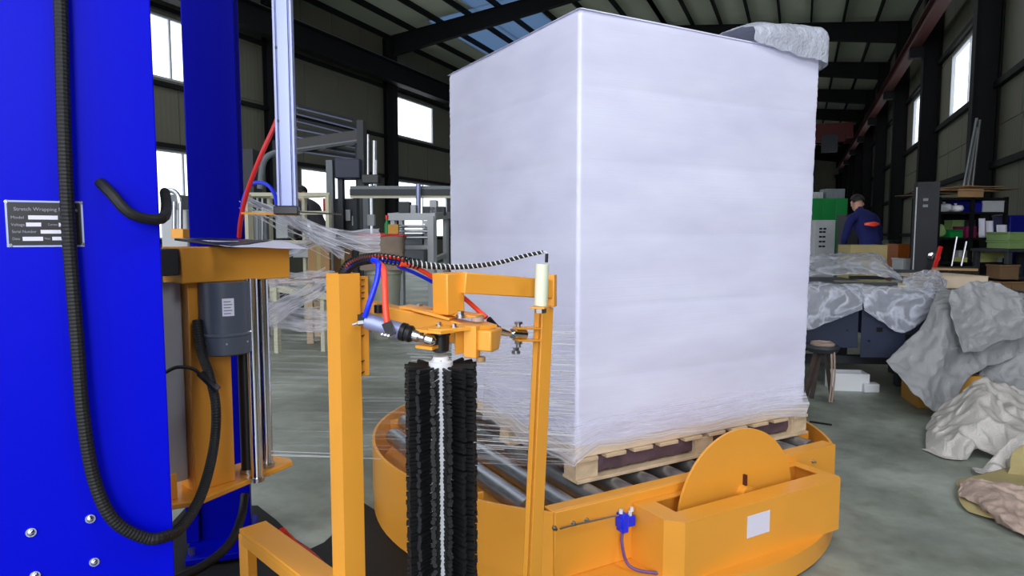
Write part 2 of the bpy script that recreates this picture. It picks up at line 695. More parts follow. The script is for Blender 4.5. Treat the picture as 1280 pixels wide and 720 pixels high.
def curve(pts, n=8):
    pts = [Vector(p) for p in pts]
    out = []
    for i in range(len(pts) - 1):
        a, b, c, d = pts[max(i - 1, 0)], pts[i], pts[i + 1], pts[min(i + 2, len(pts) - 1)]
        for k in range(n):
            out.append(cr(a, b, c, d, k / n))
    out.append(pts[-1])
    return out


def sheet_fn(rows, amp=0.0, freq=4.0, seed=0.0, floor=None):
    """smooth surface through a grid of points, crumpled by noise"""
    nr, nc = len(rows), len(rows[0])
    R = [[Vector(p) for p in r] for r in rows]

    def samp(arr, t):
        n = len(arr)
        x = t * (n - 1)
        i = min(int(x), n - 2)
        return cr(arr[max(i - 1, 0)], arr[i], arr[i + 1], arr[min(i + 2, n - 1)], x - i)

    def fn(u, v):
        p = samp([samp(r, u) for r in R], v)
        if amp:
            q = p * freq + Vector((seed, seed * 2.3, 0))
            d = mnoise.noise_vector(q) + 0.5 * mnoise.noise_vector(q * 2.3) + 0.3 * mnoise.noise_vector(q * 5.1)
            ridge = 1 - abs(mnoise.noise(q * 0.8)) * 3.0 + 0.5 * (1 - abs(mnoise.noise(q * 2.1)) * 3.0)
            p = p + d * amp * 0.55 + Vector((0, 0, ridge * amp * 0.9)) + W(0.0, -1.0) * (ridge * amp * 0.7)
        if floor is not None and p.z < floor:
            p.z = floor + 0.003 * (1 + mnoise.noise(p * 20))
        return p
    return fn


def text_mesh(s, size, m, name, M, parent, extrude=0.0004, width=None):
    cu = bpy.data.curves.new('txt', 'FONT')
    cu.body = s
    cu.size = size
    cu.extrude = extrude
    cu.resolution_u = 3
    t = bpy.data.objects.new('txt', cu)
    COL.objects.link(t)
    bpy.context.view_layer.update()
    me = bpy.data.meshes.new_from_object(t)
    bpy.data.objects.remove(t)
    mb = MB(M)
    w = max((v.co.x for v in me.vertices), default=1)
    k = width / w if width else 1.0
    mb.add([Vector((v.co.x * k, -v.co.z, v.co.y)) for v in me.vertices], [tuple(p.vertices) for p in me.polygons])
    bpy.data.meshes.remove(me)
    return mb.build(name, m, parent)


PI = math.pi
rnd = random.Random(7)

# ================================================================== THE HALL
XL, XR = -14.7, 3.4          # side walls
Y0, Y1 = -9.2, 71.4
EAVE, SLOPE = 8.6, 0.112
XM = (XL + XR) / 2 + 0.3
BAY = 6.2
FR = [15.6 + BAY * k for k in range(-4, 10)]        # frame lines


def roof_z(x):
    return EAVE + (x - XL) * SLOPE if x < XM else EAVE + (XM - XL) * SLOPE - (x - XM) * SLOPE * 0.9


mb = MB()
mb.box(XL - 0.3, XR + 0.3, Y0, Y1, -0.15, 0.0)
fl = mb.build('floor', FLOORM)
fl['kind'] = 'structure'


def structure(name, loc=(0, 0, 0)):
    o = bpy.data.objects.new(name, None)
    COL.objects.link(o)
    o.location = loc
    o['kind'] = 'structure'
    return o


def wall_side(name, X, sgn, wins, girts, kname):
    """sheeted wall: panels around real window openings, girts, columns.  sgn = inward direction"""
    wl = structure(name, (X, (Y0 + Y1) / 2, 0))
    # boundaries in y
    pw = 1.55
    k = 0
    y = Y0
    rows = {}
    for (ya, yb, za, zb) in wins:
        rows.setdefault((za, zb), []).append((ya, yb))
    zs = [0.0]
    for (za, zb) in sorted(rows):
        zs += [za, zb]
    zs.append(roof_z(X) + 0.24)
    protos = {}
    for zi in range(len(zs) - 1):
        z0, z1 = zs[zi], zs[zi + 1]
        opens = sorted(rows.get((z0, z1), []))
        segs = []
        cur = Y0
        for (a, b) in opens:
            segs.append((cur, a))
            cur = b
        segs.append((cur, Y1))
        for (a, b) in segs:
            n = max(1, round((b - a) / pw))
            for i in range(n):
                ya, yb = a + (b - a) * i / n, a + (b - a) * (i + 1) / n
                key = (round(yb - ya, 3), zi)
                if key not in protos:
                    q = MB()
                    q.box(min(X - sgn * 0.10, X - sgn * 0.02), max(X - sgn * 0.10, X - sgn * 0.02), ya, yb, z0, z1)
                    q.box(min(X, X - sgn * 0.02), max(X, X - sgn * 0.02), ya + 0.012, yb - 0.012, z0 + 0.008, z1 - 0.008)
                    protos[key] = q.build('wall_panel', WALLM, wl)
                else:
                    share(protos[key], Vector((X - sgn * 0.05, (ya + yb) / 2, z0)), wl)
    for z in girts:
        g = MB()
        g.box(X, X + sgn * 0.1, Y0, Y1, z - 0.06, z + 0.06)
        g.build('girt', COLM, wl)
    c0 = None
    for y in FR:
        if y < Y0 or y > Y1:
            continue
        if c0 is None:
            c = MB()
            hh = roof_z(X) - 0.02
            c.box(X + sgn * 0.02, X + sgn * 0.04, y - 0.16, y + 0.16, 0, hh)
            c.box(X + sgn * 0.43, X + sgn * 0.45, y - 0.16, y + 0.16, 0, hh)
            c.box(X + sgn * 0.04, X + sgn * 0.43, y - 0.01, y + 0.01, 0, hh)
            c0 = c.build('column', COLM, wl)
            cc = wloc(c0)
        else:
            share(c0, Vector((cc.x, y, 0)), wl)
    return wl


def window_unit(idx, X, sgn, ya, yb, za, zb, nm):
    w = structure('window_%d' % idx, (X, (ya + yb) / 2, za))
    t = 0.05
    for (a, b, c, d) in ((ya, yb, za, za + t), (ya, yb, zb - t, zb), (ya, ya + t, za + t, zb - t), (yb - t, yb, za + t, zb - t)):
        q = MB()
        q.box(X - sgn * 0.09, X - sgn * 0.01, a, b, c, d)
        q.build('window_frame', LGREY, w)
    for k in range(1, nm):
        y = ya + (yb - ya) * k / nm
        q = MB()
        q.box(X - sgn * 0.08, X - sgn * 0.03, y - 0.025, y + 0.025, za + t, zb - t)
        q.build('mullion', LGREY, w)
    for k in range(nm):
        y = ya + (yb - ya) * k / nm
        y2 = ya + (yb - ya) * (k + 1) / nm
        q = MB()
        q.box(X - sgn * 0.055, X - sgn * 0.05, y + 0.02, y2 - 0.02, za + 0.04, zb - 0.04)
        q.build('pane', GLASS, w)
    return w


LW = [(10.8, 13.9, 5.1, 6.65), (22.35, 25.4, 5.1, 6.65), (35.0, 38.0, 5.1, 6.65)]
LWL = [(10.6, 14.6, 1.1, 3.35), (17.0, 20.9, 1.1, 3.35), (22.5, 26.6, 1.1, 3.35), (29, 33, 1.1, 3.35)]
RW = [(10.9, 13.75, 4.2, 5.75), (16.6, 20.4, 4.2, 5.75), (23.2, 26.6, 4.2, 5.75), (29.6, 32.6, 4.2, 5.75), (35.8, 39.0, 4.2, 5.75),
      (42.0, 45.0, 4.2, 5.75), (48.2, 51.2, 4.2, 5.75), (54.4, 57.4, 4.2, 5.75)]
RWL = [(35.6, 36.6, 1.4, 3.3), (42.0, 42.8, 1.4, 3.3), (48.4, 49.0, 1.4, 3.3), (54.4, 55.2, 1.4, 3.3)]
wall_side('wall_left', XL, 1, LW + LWL, (1.05, 3.45, 4.95, 6.8), 'left')
wall_side('wall_right', XR, -1, RW + RWL, (1.2, 2.55, 4.08, 5.9), 'right')
wi = 1
for (a, b, c, d) in LW + LWL:
    window_unit(wi, XL, 1, a, b, c, d, 1 if c > 4 and a > 20 else 2)
    wi += 1
for (a, b, c, d) in RW + RWL:
    window_unit(wi, XR, -1, a, b, c, d, 2 if b - a > 2 else 1)
    wi += 1

# end wall with a bright window
ew = structure('wall_far', ((XL + XR) / 2, Y1, 0))
EWX = (0.9, 2.1, 3.4, 5.0)
xs_ = [XL, -13, -11, -9, -7, -5, -3, -1, EWX[0]]
for i in range(len(xs_) - 1):
    q = MB()
    q.box(xs_[i], xs_[i + 1], Y1 + 0.02, Y1 + 0.1, 0, max(roof_z(xs_[i]), roof_z(xs_[i + 1])) + 0.24)
    q.box(xs_[i] + 0.012, xs_[i + 1] - 0.012, Y1, Y1 + 0.02, 0, max(roof_z(xs_[i]), roof_z(xs_[i + 1])) + 0.1)
    q.build('wall_panel', ENDM, ew)
for (a, b, c, d) in ((EWX[0], EWX[1], 0, EWX[2]), (EWX[0], EWX[1], EWX[3], roof_z(EWX[0]) + 0.24), (EWX[1], XR, 0, roof_z(EWX[1]) + 0.24)):
    q = MB()
    q.box(a, b, Y1, Y1 + 0.1, c, d)
    q.build('wall_panel', ENDM, ew)
g = structure('window_%d' % wi, ((EWX[0] + EWX[1]) / 2, Y1, EWX[2]))
q = MB()
q.box(EWX[0], EWX[1], Y1 + 0.04, Y1 + 0.05, EWX[2], EWX[3])
q.build('pane', GLASS, g)
for (a, b, c, d) in ((EWX[0], EWX[0] + .08, EWX[2], EWX[3]), (EWX[1] - .08, EWX[1], EWX[2], EWX[3]), (EWX[0], EWX[1], EWX[2], EWX[2] + .08), (EWX[0], EWX[1], EWX[3] - .08, EWX[3])):
    q = MB()
    q.box(a, b, Y1 + 0.01, Y1 + 0.09, c, d)
    q.build('window_frame', LGREY, g)

# roof
ce = structure('ceiling', ((XL + XR) / 2, 30, EAVE))
NP = 5
for side in (0, 1):
    xa, xb = (XL, XM) if side == 0 else (XM, XR)
    for k in range(len(FR)):
        ya = FR[k]
        yb = min(ya + BAY, Y1)
        if yb <= ya or ya < Y0:
            continue
        for j in range(NP):
            x0 = xa + (xb - xa) * j / NP
            x1 = xa + (xb - xa) * (j + 1) / NP
            z0, z1 = roof_z(x0 + 1e-4) + 0.22, roof_z(x1 - 1e-4) + 0.22
            q = MB()
            q.add([(x0, ya + 0.01, z0), (x1, ya + 0.01, z1), (x1, yb - 0.01, z1), (x0, yb - 0.01, z0),
                   (x0, ya + 0.01, z0 + 0.07), (x1, ya + 0.01, z1 + 0.07), (x1, yb - 0.01, z1 + 0.07), (x0, yb - 0.01, z0 + 0.07)],
                  [(0, 3, 2, 1), (4, 5, 6, 7), (0, 1, 5, 4), (1, 2, 6, 5), (2, 3, 7, 6), (3, 0, 4, 7)])
            sky = (side == 0 and j in (1, 2) and k in (3, 5, 7)) or (side == 0 and j == 2 and k == 4) or (k in (9, 10) and j in (1, 2))
            o = q.build('skylight_sheet' if sky else 'roof_panel', SKYL if sky else ROOFM, ce)
    npur = 8
    for j in range(npur + 1):
        x = xa + (xb - xa) * j / npur
        z = roof_z(x + (1e-3 if side == 0 and j == 0 else -1e-3))
        q = MB()
        q.box(x - 0.035, x + 0.035, Y0, Y1, z + 0.02, z + 0.22)
        q.build('purlin', COLM, ce)
for y in FR:
    if y < Y0 or y > Y1:
        continue
    for side in (0, 1):
        xa, xb = (XL + 0.03, XM) if side == 0 else (XM, XR - 0.03)
        za, zb = roof_z(xa), roof_z(xb - 1e-3) if side == 0 else roof_z(xb)
        if side == 1:
            za = roof_z(XM + 1e-3)
        q = MB()
        # haunched rafter: deeper at the eave
        da, db = (0.75, 0.42) if side == 0 else (0.42, 0.75)
        for (w, t0, t1) in ((0.10, 0.0, 0.03), (0.012, 0.03, 0.9), (0.10, 0.9, 1.0)):
            vs = []
            for (x, z, d) in ((xa, za, da), (xb, zb, db)):
                for (yy, tt) in ((-w, t0), (w, t0), (w, t1), (-w, t1)):
                    vs.append((x, y + yy, z + 0.02 - d * tt))
            q.add(vs, [(0, 1, 2, 3), (7, 6, 5, 4), (0, 4, 5, 1), (1, 5, 6, 2), (2, 6, 7, 3), (3, 7, 4, 0)])
        q.build('rafter', COLM, ce)

# crane runway beams on both walls
t_ = structure('trim_1', (XR - 0.65, 30, 6.4))
q = MB()
q.box(XR - 0.78, XR - 0.50, Y0, Y1, 6.38, 6.41)
q.box(XR - 0.65, XR - 0.63, Y0, Y1, 6.41, 6.75)
q.box(XR - 0.76, XR - 0.52, Y0, Y1, 6.75, 6.78)
q.build('runway_beam', RAILM, t_)
q = MB()
q.box(XR - 0.67, XR - 0.61, Y0, Y1, 6.78, 6.88)
q.build('crane_rail', COLM, t_)
q = MB()
for y in FR:
    if Y0 < y < Y1:
        q = MB()
        q.box(XR - 0.78, XR - 0.40, y - 0.12, y + 0.12, 6.1, 6.38)
        q.build('bracket', COLM, t_)
t_ = structure('trim_2', (XL + 0.65, 30, 6.9))
q = MB()
q.box(XL + 0.47, XL + 0.85, Y0, Y1, 6.82, 6.85)
q.box(XL + 0.65, XL + 0.68, Y0, Y1, 6.85, 7.5)
q.box(XL + 0.47, XL + 0.85, Y0, Y1, 7.5, 7.54)
q.build('runway_beam', COLM, t_)
q = MB()
q.box(XL + 0.60, XL + 0.70, Y0, Y1, 7.54, 7.62)
q.build('crane_rail', GALV, t_)

# travelling crane girder far down the hall
cg = thing('bridge_crane', (XM, 46, 6.9), 'dark red overhead crane girder spanning the far roof', 'crane')
q = MB()
q.box(XL + 0.7, XR - 0.66, 45.7, 46.3, 6.9, 8.0)
q.build('girder', MAROON, cg)
for x in (XL + 0.9, XR - 0.9):
    q = MB()
    q.box(x - 0.2, x + 0.2, 44.6, 47.4, 6.88 if x > 0 else 7.62, 7.2 if x > 0 else 7.9)
    q.build('end_carriage', MAROON, cg)
q = MB()
q.box(1.0, 1.9, 45.0, 45.69, 6.2, 7.2)
q.build('hoist', DGREY, cg)

# ================================================================== TURNTABLE
TA, TB, TDEG = 0.40, 3.145, 29.3
TM = frame(TA, TB, TDEG)
TR = 1.053
CH = -0.76          # chord
tt = thing('turntable', TM @ Vector((0, 0, 0)), 'round yellow turntable with steel rollers under the wrapped load', 'turntable')


def ring(r0, r1, z0, z1, a0, a1, n, M):
    q = MB(M)
    vs, fs = [], []
    for i in range(n + 1):
        a = a0 + (a1 - a0) * i / n
        for (r, z) in ((r0, z0), (r1, z0), (r1, z1), (r0, z1)):
            vs.append((r * math.cos(a), r * math.sin(a), z))
    for i in range(n):
        for k in range(4):
            fs.append((i * 4 + k, (i + 1) * 4 + k, (i + 1) * 4 + (k + 1) % 4, i * 4 + (k + 1) % 4))
    fs.append((0, 1, 2, 3))
    fs.append((n * 4 + 3, n * 4 + 2, n * 4 + 1, n * 4))
    return q.add(vs, [f[::-1] for f in fs])


aa = math.asin(CH / TR)                        # right end of the chord
ring(TR - 0.012, TR, 0.10, 0.33, aa, PI - aa, 96, TM).build('drum_wall', YEL, tt)
q = ring(0.0, TR - 0.004, 0.02, 0.10, 0, 2 * PI, 96, TM)
q.build('base_plate', YEL, tt, smooth=30)
q = MB(TM)
xc = math.sqrt(TR ** 2 - CH ** 2)
q.box(-xc, xc, CH - 0.010, CH + 0.002, 0.10, 0.335)
q.box(-xc, xc, CH + 0.002, CH + 0.055, 0.325, 0.335)
q.build('front_plate', YEL, tt, bevel=0.003)
q = MB(TM)
q.box(-0.80, 0.80, 0.66, 0.672, 0.10, 0.30)
q.build('back_plate', YEL, tt)
q = MB(TM)
q.prism([((TR - 0.03) * math.cos(a), (TR - 0.03) * math.sin(a)) for a in [aa + (PI - 2 * aa) * i / 60 for i in range(61)]], 0.10, 0.17)
q.build('inner_deck', YEL, tt)
RZ, RR = 0.292, 0.038
xr = -0.87
while xr < 0.93:
    yt = math.sqrt(max(0, (TR - 0.09) ** 2 - xr ** 2)) if abs(xr) < TR - 0.09 else 0
    ye = min(0.64, yt)
    ys = max(CH + 0.045, -yt)
    if ye - ys > 0.15:
        q = MB(TM)
        q.cyl((xr, ys, RZ), (xr, ye, RZ), RR, n=20)
        o = q.build('roller', GALV, tt)
        q = MB(TM)
        q.cyl((xr, ys - 0.028, RZ), (xr, ye + 0.012, RZ), 0.009, n=8)
        q.build('axle', STEEL, o)
        if ys > CH + 0.06:
            q = MB(TM)
            q.box(xr - 0.045, xr + 0.045, ys - 0.03, ys - 0.018, 0.17, 0.31)
            q.build('roller_bracket', YEL, tt, bevel=0.002)
    xr += 0.13
# bolts along the front plate
for (px, py) in ((698, 658), (742, 650), (1042, 581), (722, 652)):
    p = G(px, py, 0.30)
    loc = TM.inverted() @ p
    q = MB(TM)
    x = loc.x * 1.0
    q.cyl((x, CH - 0.010, 0.285), (x, CH - 0.016, 0.285), 0.008, n=10)
    q.cyl((x, CH - 0.016, 0.285), (x, CH - 0.026, 0.285), 0.0055, n=6)
    q.build('bolt', STEEL, tt)

# motor housing on the front of the turntable, with the big wheel in its slot
hx0, hx1 = -0.405, 0.47
hy0 = CH - 0.225
HZ = 0.303
hs = thing('wheel_housing', TM @ Vector(((hx0 + hx1) / 2, CH - 0.12, 0.10)), 'yellow sheet-metal box on the turntable front with a slot for the wheel', 'machine housing')
c_ = 0.052
outer = [(hx0, CH - 0.011), (hx0, hy0 + c_), (hx0 + c_ * 0.9, hy0), (hx1 - 0.02, hy0), (hx1, hy0 + 0.02), (hx1, CH - 0.011)]
q = MB(TM)
n = len(outer)
for i in range(n - 1):
    (x0, y0), (x1, y1) = outer[i], outer[i + 1]
    d = Vector((x1 - x0, y1 - y0, 0)).normalized()
    nn = Vector((-d.y, d.x, 0)) * 0.006
    q.add([(x0, y0, 0.10), (x1, y1, 0.10), (x1 + nn.x, y1 + nn.y, 0.10), (x0 + nn.x, y0 + nn.y, 0.10),
           (x0, y0, HZ - .0051), (x1, y1, HZ - .0051), (x1 + nn.x, y1 + nn.y, HZ - .0051), (x0 + nn.x, y0 + nn.y, HZ - .0051)],
          [(0, 3, 2, 1), (4, 5, 6, 7), (0, 1, 5, 4), (1, 2, 6, 5), (2, 3, 7, 6), (3, 0, 4, 7)])
q.build('housing_wall', YEL, hs, smooth=25)
# lid with slot
sx0, sx1, sy0, sy1 = -0.325, 0.425, CH - 0.145, CH - 0.04
q = MB(TM)
q.prism([(hx0, CH - 0.011), (hx0, hy0 + c_), (hx0 + c_ * 0.9, hy0), (sx0, hy0), (sx0, CH - 0.011)], HZ - 0.005, HZ)
q.prism([(sx1, hy0), (hx1 - 0.02, hy0), (hx1, hy0 + 0.02), (hx1, CH - 0.011), (sx1, CH - 0.011)], HZ - 0.005, HZ)
q.box(sx0, sx1, hy0, sy0, HZ - 0.005, HZ)
q.box(sx0, sx1, sy1, CH - 0.011, HZ - 0.005, HZ)
q.build('lid', YEL, hs)
q = MB(TM)
q.box(-0.065, 0.05, hy0 - 0.0012, hy0 - 0.0002, 0.182, 0.262)
lab(q.build('sticker', PAPER, hs), 'blank white square sticker')
wc = Vector((0.035, CH - 0.09, 0.225))
wh = thing('wheel_disc', TM @ Vector((wc.x, wc.y, 0.1)), 'large flat yellow disc standing upright in the housing slot', 'disc')
q = MB(TM)
a_ = math.asin((0.125 - wc.z) / 0.30)
arc = [(0.30 * math.cos(a_ + (PI - 2 * a_) * i / 80), 0.30 * math.sin(a_ + (PI - 2 * a_) * i / 80)) for i in range(81)]
q.M = TM @ Matrix.Translation(wc) @ Matrix.Rotation(PI / 2, 4, 'X')
q.prism(arc, -0.005, 0.005)
q.build('disc', YEL, wh, smooth=30)
q = MB(TM)
q.cyl((wc.x + 0.02, wc.y - 0.035, wc.z + 0.055), (wc.x + 0.02, wc.y - 0.005, wc.z + 0.055), 0.03, n=20)
q.build('hub', YEL, wh)
q = MB(TM)
q.box(wc.x + 0.02, wc.x + 0.028, wc.y - 0.02, wc.y - 0.005, wc.z + 0.06, wc.z + 0.125)
q.build('key_pin', RAILM, wh)
q = MB(TM)
q.box(wc.x - 0.04, wc.x + 0.04, wc.y - 0.03, wc.y + 0.03, 0.101, 0.125)
q.build('foot', YEL, wh)

# blue fitting + purple cable on the front plate
va = thing('air_fitting', TM @ Vector((-0.56, CH - 0.02, 0.22)), 'small blue pneumatic valve beside the housing with white ports', 'valve')
vx = hx0 - 0.045
q = MB(TM)
q.box(vx - 0.03, vx + 0.035, CH - 0.045, CH - 0.011, 0.235, 0.27)
q.box(vx - 0.025, vx - 0.0, CH - 0.05, CH - 0.011, 0.22, 0.285)
q.build('body', BTUBE, va, bevel=0.003)
for dx, dz in ((-0.02, 0.285), (0.02, 0.27), (0.028, 0.283), (0.0, 0.222)):
    q = MB(TM)
    q.cyl((vx + dx, CH - 0.03, dz), (vx + dx, CH - 0.03, dz + 0.014), 0.007, n=10)
    q.build('port', WHT, va)
q = MB(TM)
q.tube(curve([(vx - 0.015, CH - 0.035, 0.225), (vx - 0.03, CH - 0.05, 0.19), (vx - 0.025, CH - 0.07, 0.13), (vx + 0.0, CH - 0.10, 0.108), (vx + 0.06, CH - 0.16, 0.108)], 6), 0.0055, 8)
tag(q.build('signal_cable', PURP), 'thin purple cable drooping from the blue valve on the turntable', 'cable')
q = MB(TM)
q.tube(curve([(-0.72, CH - 0.028, 0.285), (-0.66, CH - 0.032, 0.288), (vx - 0.03, CH - 0.03, 0.28)], 5), 0.003, 6)
q.build('sensor_lead', STEEL, tt)

# ================================================================== PALLET + WRAPPED LOAD
lx0, lx1, ly0, ly1 = -0.52, 0.77, -0.59, 0.525
LB, LT = 0.335, 2.035
pm_ = thing('wooden_pallet', TM @ Vector(((lx0 + lx1) / 2, (ly0 + ly1) / 2, 0.331)), 'pale wooden pallet under the wrapped load on the rollers', 'pallet')
px0, px1, py0, py1 = lx0 - 0.0, lx1 + 0.0, ly0 - 0.01, ly1
for y0 in (py0, (py0 + py1) / 2 - 0.05, py1 - 0.10):
    q = MB(TM)
    q.box(px0, px1, y0, y0 + 0.10, 0.331, 0.344)
    q.build('bottom_board', WOOD, pm_, bevel=0.002)
for y0 in (py0 + 0.01, (py0 + py1) / 2 - 0.04, py1 - 0.09):
    for x0 in (px0 + 0.0, (px0 + px1) / 2 - 0.05, px1 - 0.10):
        q = MB(TM)
        q.box(x0, x0 + 0.10, y0, y0 + 0.08, 0.344, 0.41)
        q.build('block', WOOD, pm_, bevel=0.002)
k = 0
x = px0
while x < px1 - 0.05:
    q = MB(TM)
    q.box(x, x + 0.095, py0, py1, 0.41, 0.425)
    q.build('top_board', WOOD, pm_, bevel=0.002)
    x += 0.1325
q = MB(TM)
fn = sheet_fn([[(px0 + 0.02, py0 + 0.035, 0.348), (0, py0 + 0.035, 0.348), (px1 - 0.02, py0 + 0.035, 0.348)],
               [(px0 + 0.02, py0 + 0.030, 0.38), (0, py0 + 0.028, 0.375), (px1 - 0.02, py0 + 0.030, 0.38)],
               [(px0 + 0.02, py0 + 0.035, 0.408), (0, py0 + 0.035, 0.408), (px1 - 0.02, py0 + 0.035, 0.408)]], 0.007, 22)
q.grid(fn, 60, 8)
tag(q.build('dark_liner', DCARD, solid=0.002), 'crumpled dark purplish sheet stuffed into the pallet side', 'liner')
q = MB(TM)
q.box(lx0 - 0.002, lx1 + 0.002, ly0 - 0.002, ly1 + 0.002, 0.426, 0.4685)
tag(q.build('plywood_layer', WOODL, bevel=0.003), 'pale tan board layer between the pallet and white load', 'board')

# the load: rounded box, bulging layers
ld = thing('wrapped_load', TM @ Vector(((lx0 + lx1) / 2, (ly0 + ly1) / 2, 0.50)), 'tall pallet load tightly wrapped in white stretch film', 'pallet load')


def load_pt(s, z, rr=0.014, grow=0.0):
    """point on the rounded rectangle outline; s in 0..4 counter-clockwise from the front-left corner"""
    cx, cy = (lx0 + lx1) / 2, (ly0 + ly1) / 2
    hx, hy = (lx1 - lx0) / 2 + grow, (ly1 - ly0) / 2 + grow
    side = int(s) % 4
    t = s - int(s)
    cs = [(-hx, -hy), (hx, -hy), (hx, hy), (-hx, hy)]
    a, b = cs[side], cs[(side + 1) % 4]
    x, y = a[0] + (b[0] - a[0]) * t, a[1] + (b[1] - a[1]) * t
    # round the corners
    dx, dy = hx - abs(x), hy - abs(y)
    if dx < rr and dy < rr:
        ex, ey = (hx - rr) * (1 if x > 0 else -1), (hy - rr) * (1 if y > 0 else -1)
        v = Vector((x - ex, y - ey))
        if v.length > 1e-6:
            v = v.normalized() * rr
        x, y = ex + v.x, ey + v.y
    return cx + x, cy + y


q = MB(TM)
SS = []
for side in range(4):
    m_ = 56
    for i in range(m_):
        t = i / m_
        t = 0.5 - 0.5 * math.cos(t * PI) if False else t
        SS.append(side + t)
    SS += [side + k * 0.0035 for k in range(1, 7)] + [side + 1 - k * 0.0035 for k in range(1, 7)]
SS = sorted(set(SS))
ZS = [0.47 + (LT - 0.47) * j / 150 for j in range(151)]
vs, fs, uv = [], [], []
for j, z in enumerate(ZS):
    for i, s in enumerate(SS):
        side = int(s)
        t = s - side
        face = math.sin(t * PI)
        corner = max(0.0, 1 - min(t, 1 - t) * 9)
        g = 0.006 * abs(math.sin((z - 0.45) / 0.265 * PI)) ** 0.35 * (0.3 + 0.7 * face)
        nz = mnoise.noise(Vector((s * 1.6, z * 3.2, 3.1))) * 0.008 * face
        fine = mnoise.noise(Vector((s * 5.0, z * 95.0, 1.7)))
        g += nz + fine * (0.0002 + 0.0016 * corner ** 1.5)
        if z > LT - 0.03:
            g -= (z - (LT - 0.03)) ** 2 * 6
        x, y = load_pt(s, z, 0.014, g)
        # the load leans in slightly towards its foot on the far right
        x -= 0.022 * max(0.0, (x - lx0) / (lx1 - lx0)) * (1 - (z - 0.47) / (LT - 0.47))
        vs.append((x, y, z))
        uv.append((s / 4, z))
N = len(SS)
for j in range(len(ZS) - 1):
    for i in range(N):
        fs.append((j * N + i, j * N + (i + 1) % N, (j + 1) * N + (i + 1) % N, (j + 1) * N + i))
q.add(vs, fs, uv)
q.build('film_side', WRAP, ld, smooth=60)
q = MB(TM)
cx_, cy_ = (lx0 + lx1) / 2, (ly0 + ly1) / 2


def topf(u, v):
    x = lx0 - 0.008 + (lx1 - lx0 + 0.016) * u
    y = ly0 - 0.008 + (ly1 - ly0 + 0.016) * v
    e = min(u, 1 - u, v, 1 - v)
    z = LT - 0.008 + 0.02 * min(1, e * 5) + mnoise.noise(Vector((x * 6, y * 6, 0))) * 0.008 * min(1, e * 6)
    return Vector((x, y, z))


q.grid(topf, 50, 44)
q.build('top_cover', WRAP, ld, smooth=60)
# film skirt: semi-clear, gathered over the pallet
q = MB(TM)


def skirt(u, v):
    s = 3.35 + u * 1.63
    s = s % 4
    side = int(s)
    t = s - side
    along = (s - 3) if side == 3 else 1 + t
    zt = 0.60
    zb = 0.395
    if side == 0:
        zb = 0.448 + 0.012 * math.sin(t * 7 + 1) + 0.01 * mnoise.noise(Vector((t * 9, 0, 0))) - 0.05 * max(0, 1 - t * 12)
        zb -= 0.05 * max(0, (t - 0.75) / 0.25)
    else:
        zb = 0.40 + 0.04 * mnoise.noise(Vector((t * 8, 3, 0)))
    z = zb + (zt - zb) * v
    g = 0.010 + 0.006 * (1 - v) + 0.004 * mnoise.noise(Vector((s * 9, z * 14, 2))) + 0.0012 * mnoise.noise(Vector((s * 16, z * 60, 5)))
    if side == 0 and t > 0.86:
        g += (t - 0.86) * 0.12 * math.sin(min(1, v * 1.4) * PI) * (0.8 + 0.5 * mnoise.noise(Vector((t * 30, z * 22, 8))))
    x, y = load_pt(s, z, 0.03, g)
    x -= 0.022 * max(0.0, (x - lx0) / (lx1 - lx0))
    return Vector((x, y, z))


q.grid(skirt, 260, 26)
lab(q.build('film_skirt', SKIRT, ld, smooth=80), 'half-clear gathered film over the pallet edge')

# bunched plastic on the top right corner
bw = MB(TM)
rows = []
for (z, pts) in ((0, [(0.36, -0.45), (0.40, -0.597), (0.60, -0.61), (0.76, -0.60), (0.79, -0.35), (0.795, -0.05)]),):
    pass
zt = LT + 0.012
bw.grid(sheet_fn([
    [(0.33, ly0 - 0.018, zt - 0.015), (0.44, ly0 - 0.022, zt - 0.03), (0.58, ly0 - 0.024, zt - 0.045), (0.70, ly0 - 0.026, zt - 0.05), (0.785, ly0 - 0.03, zt - 0.055), (0.84, ly0 + 0.05, zt - 0.06), (0.90, ly0 + 0.10, zt - 0.03)],
    [(0.35, ly0 + 0.02, zt + 0.05), (0.46, ly0 + 0.0, zt + 0.08), (0.58, ly0 + 0.0, zt + 0.09), (0.70, ly0 + 0.0, zt + 0.10), (0.78, ly0 + 0.0, zt + 0.10), (0.85, ly0 + 0.05, zt + 0.075), (0.92, ly0 + 0.14, zt - 0.0)],
    [(0.37, ly0 + 0.20, zt + 0.07), (0.46, ly0 + 0.22, zt + 0.10), (0.58, ly0 + 0.24, zt + 0.11), (0.70, ly0 + 0.24, zt + 0.11), (0.79, ly0 + 0.22, zt + 0.10), (0.85, ly0 + 0.22, zt + 0.07), (0.90, ly0 + 0.22, zt + 0.01)],
    [(0.37, ly0 + 0.45, zt + 0.02), (0.46, ly0 + 0.46, zt + 0.02), (0.58, ly0 + 0.46, zt + 0.02), (0.70, ly0 + 0.46, zt + 0.02), (0.78, ly0 + 0.44, zt + 0.01), (0.82, ly0 + 0.42, zt + 0.0), (0.84, ly0 + 0.40, zt - 0.02)],
], 0.006, 9, 2.0), 70, 50)
tag(bw.build('bubble_wrap', BUBT, solid=0.002, smooth=180), 'crumpled clear bubble wrap bunched on the load\'s top right corner', 'bubble wrap')

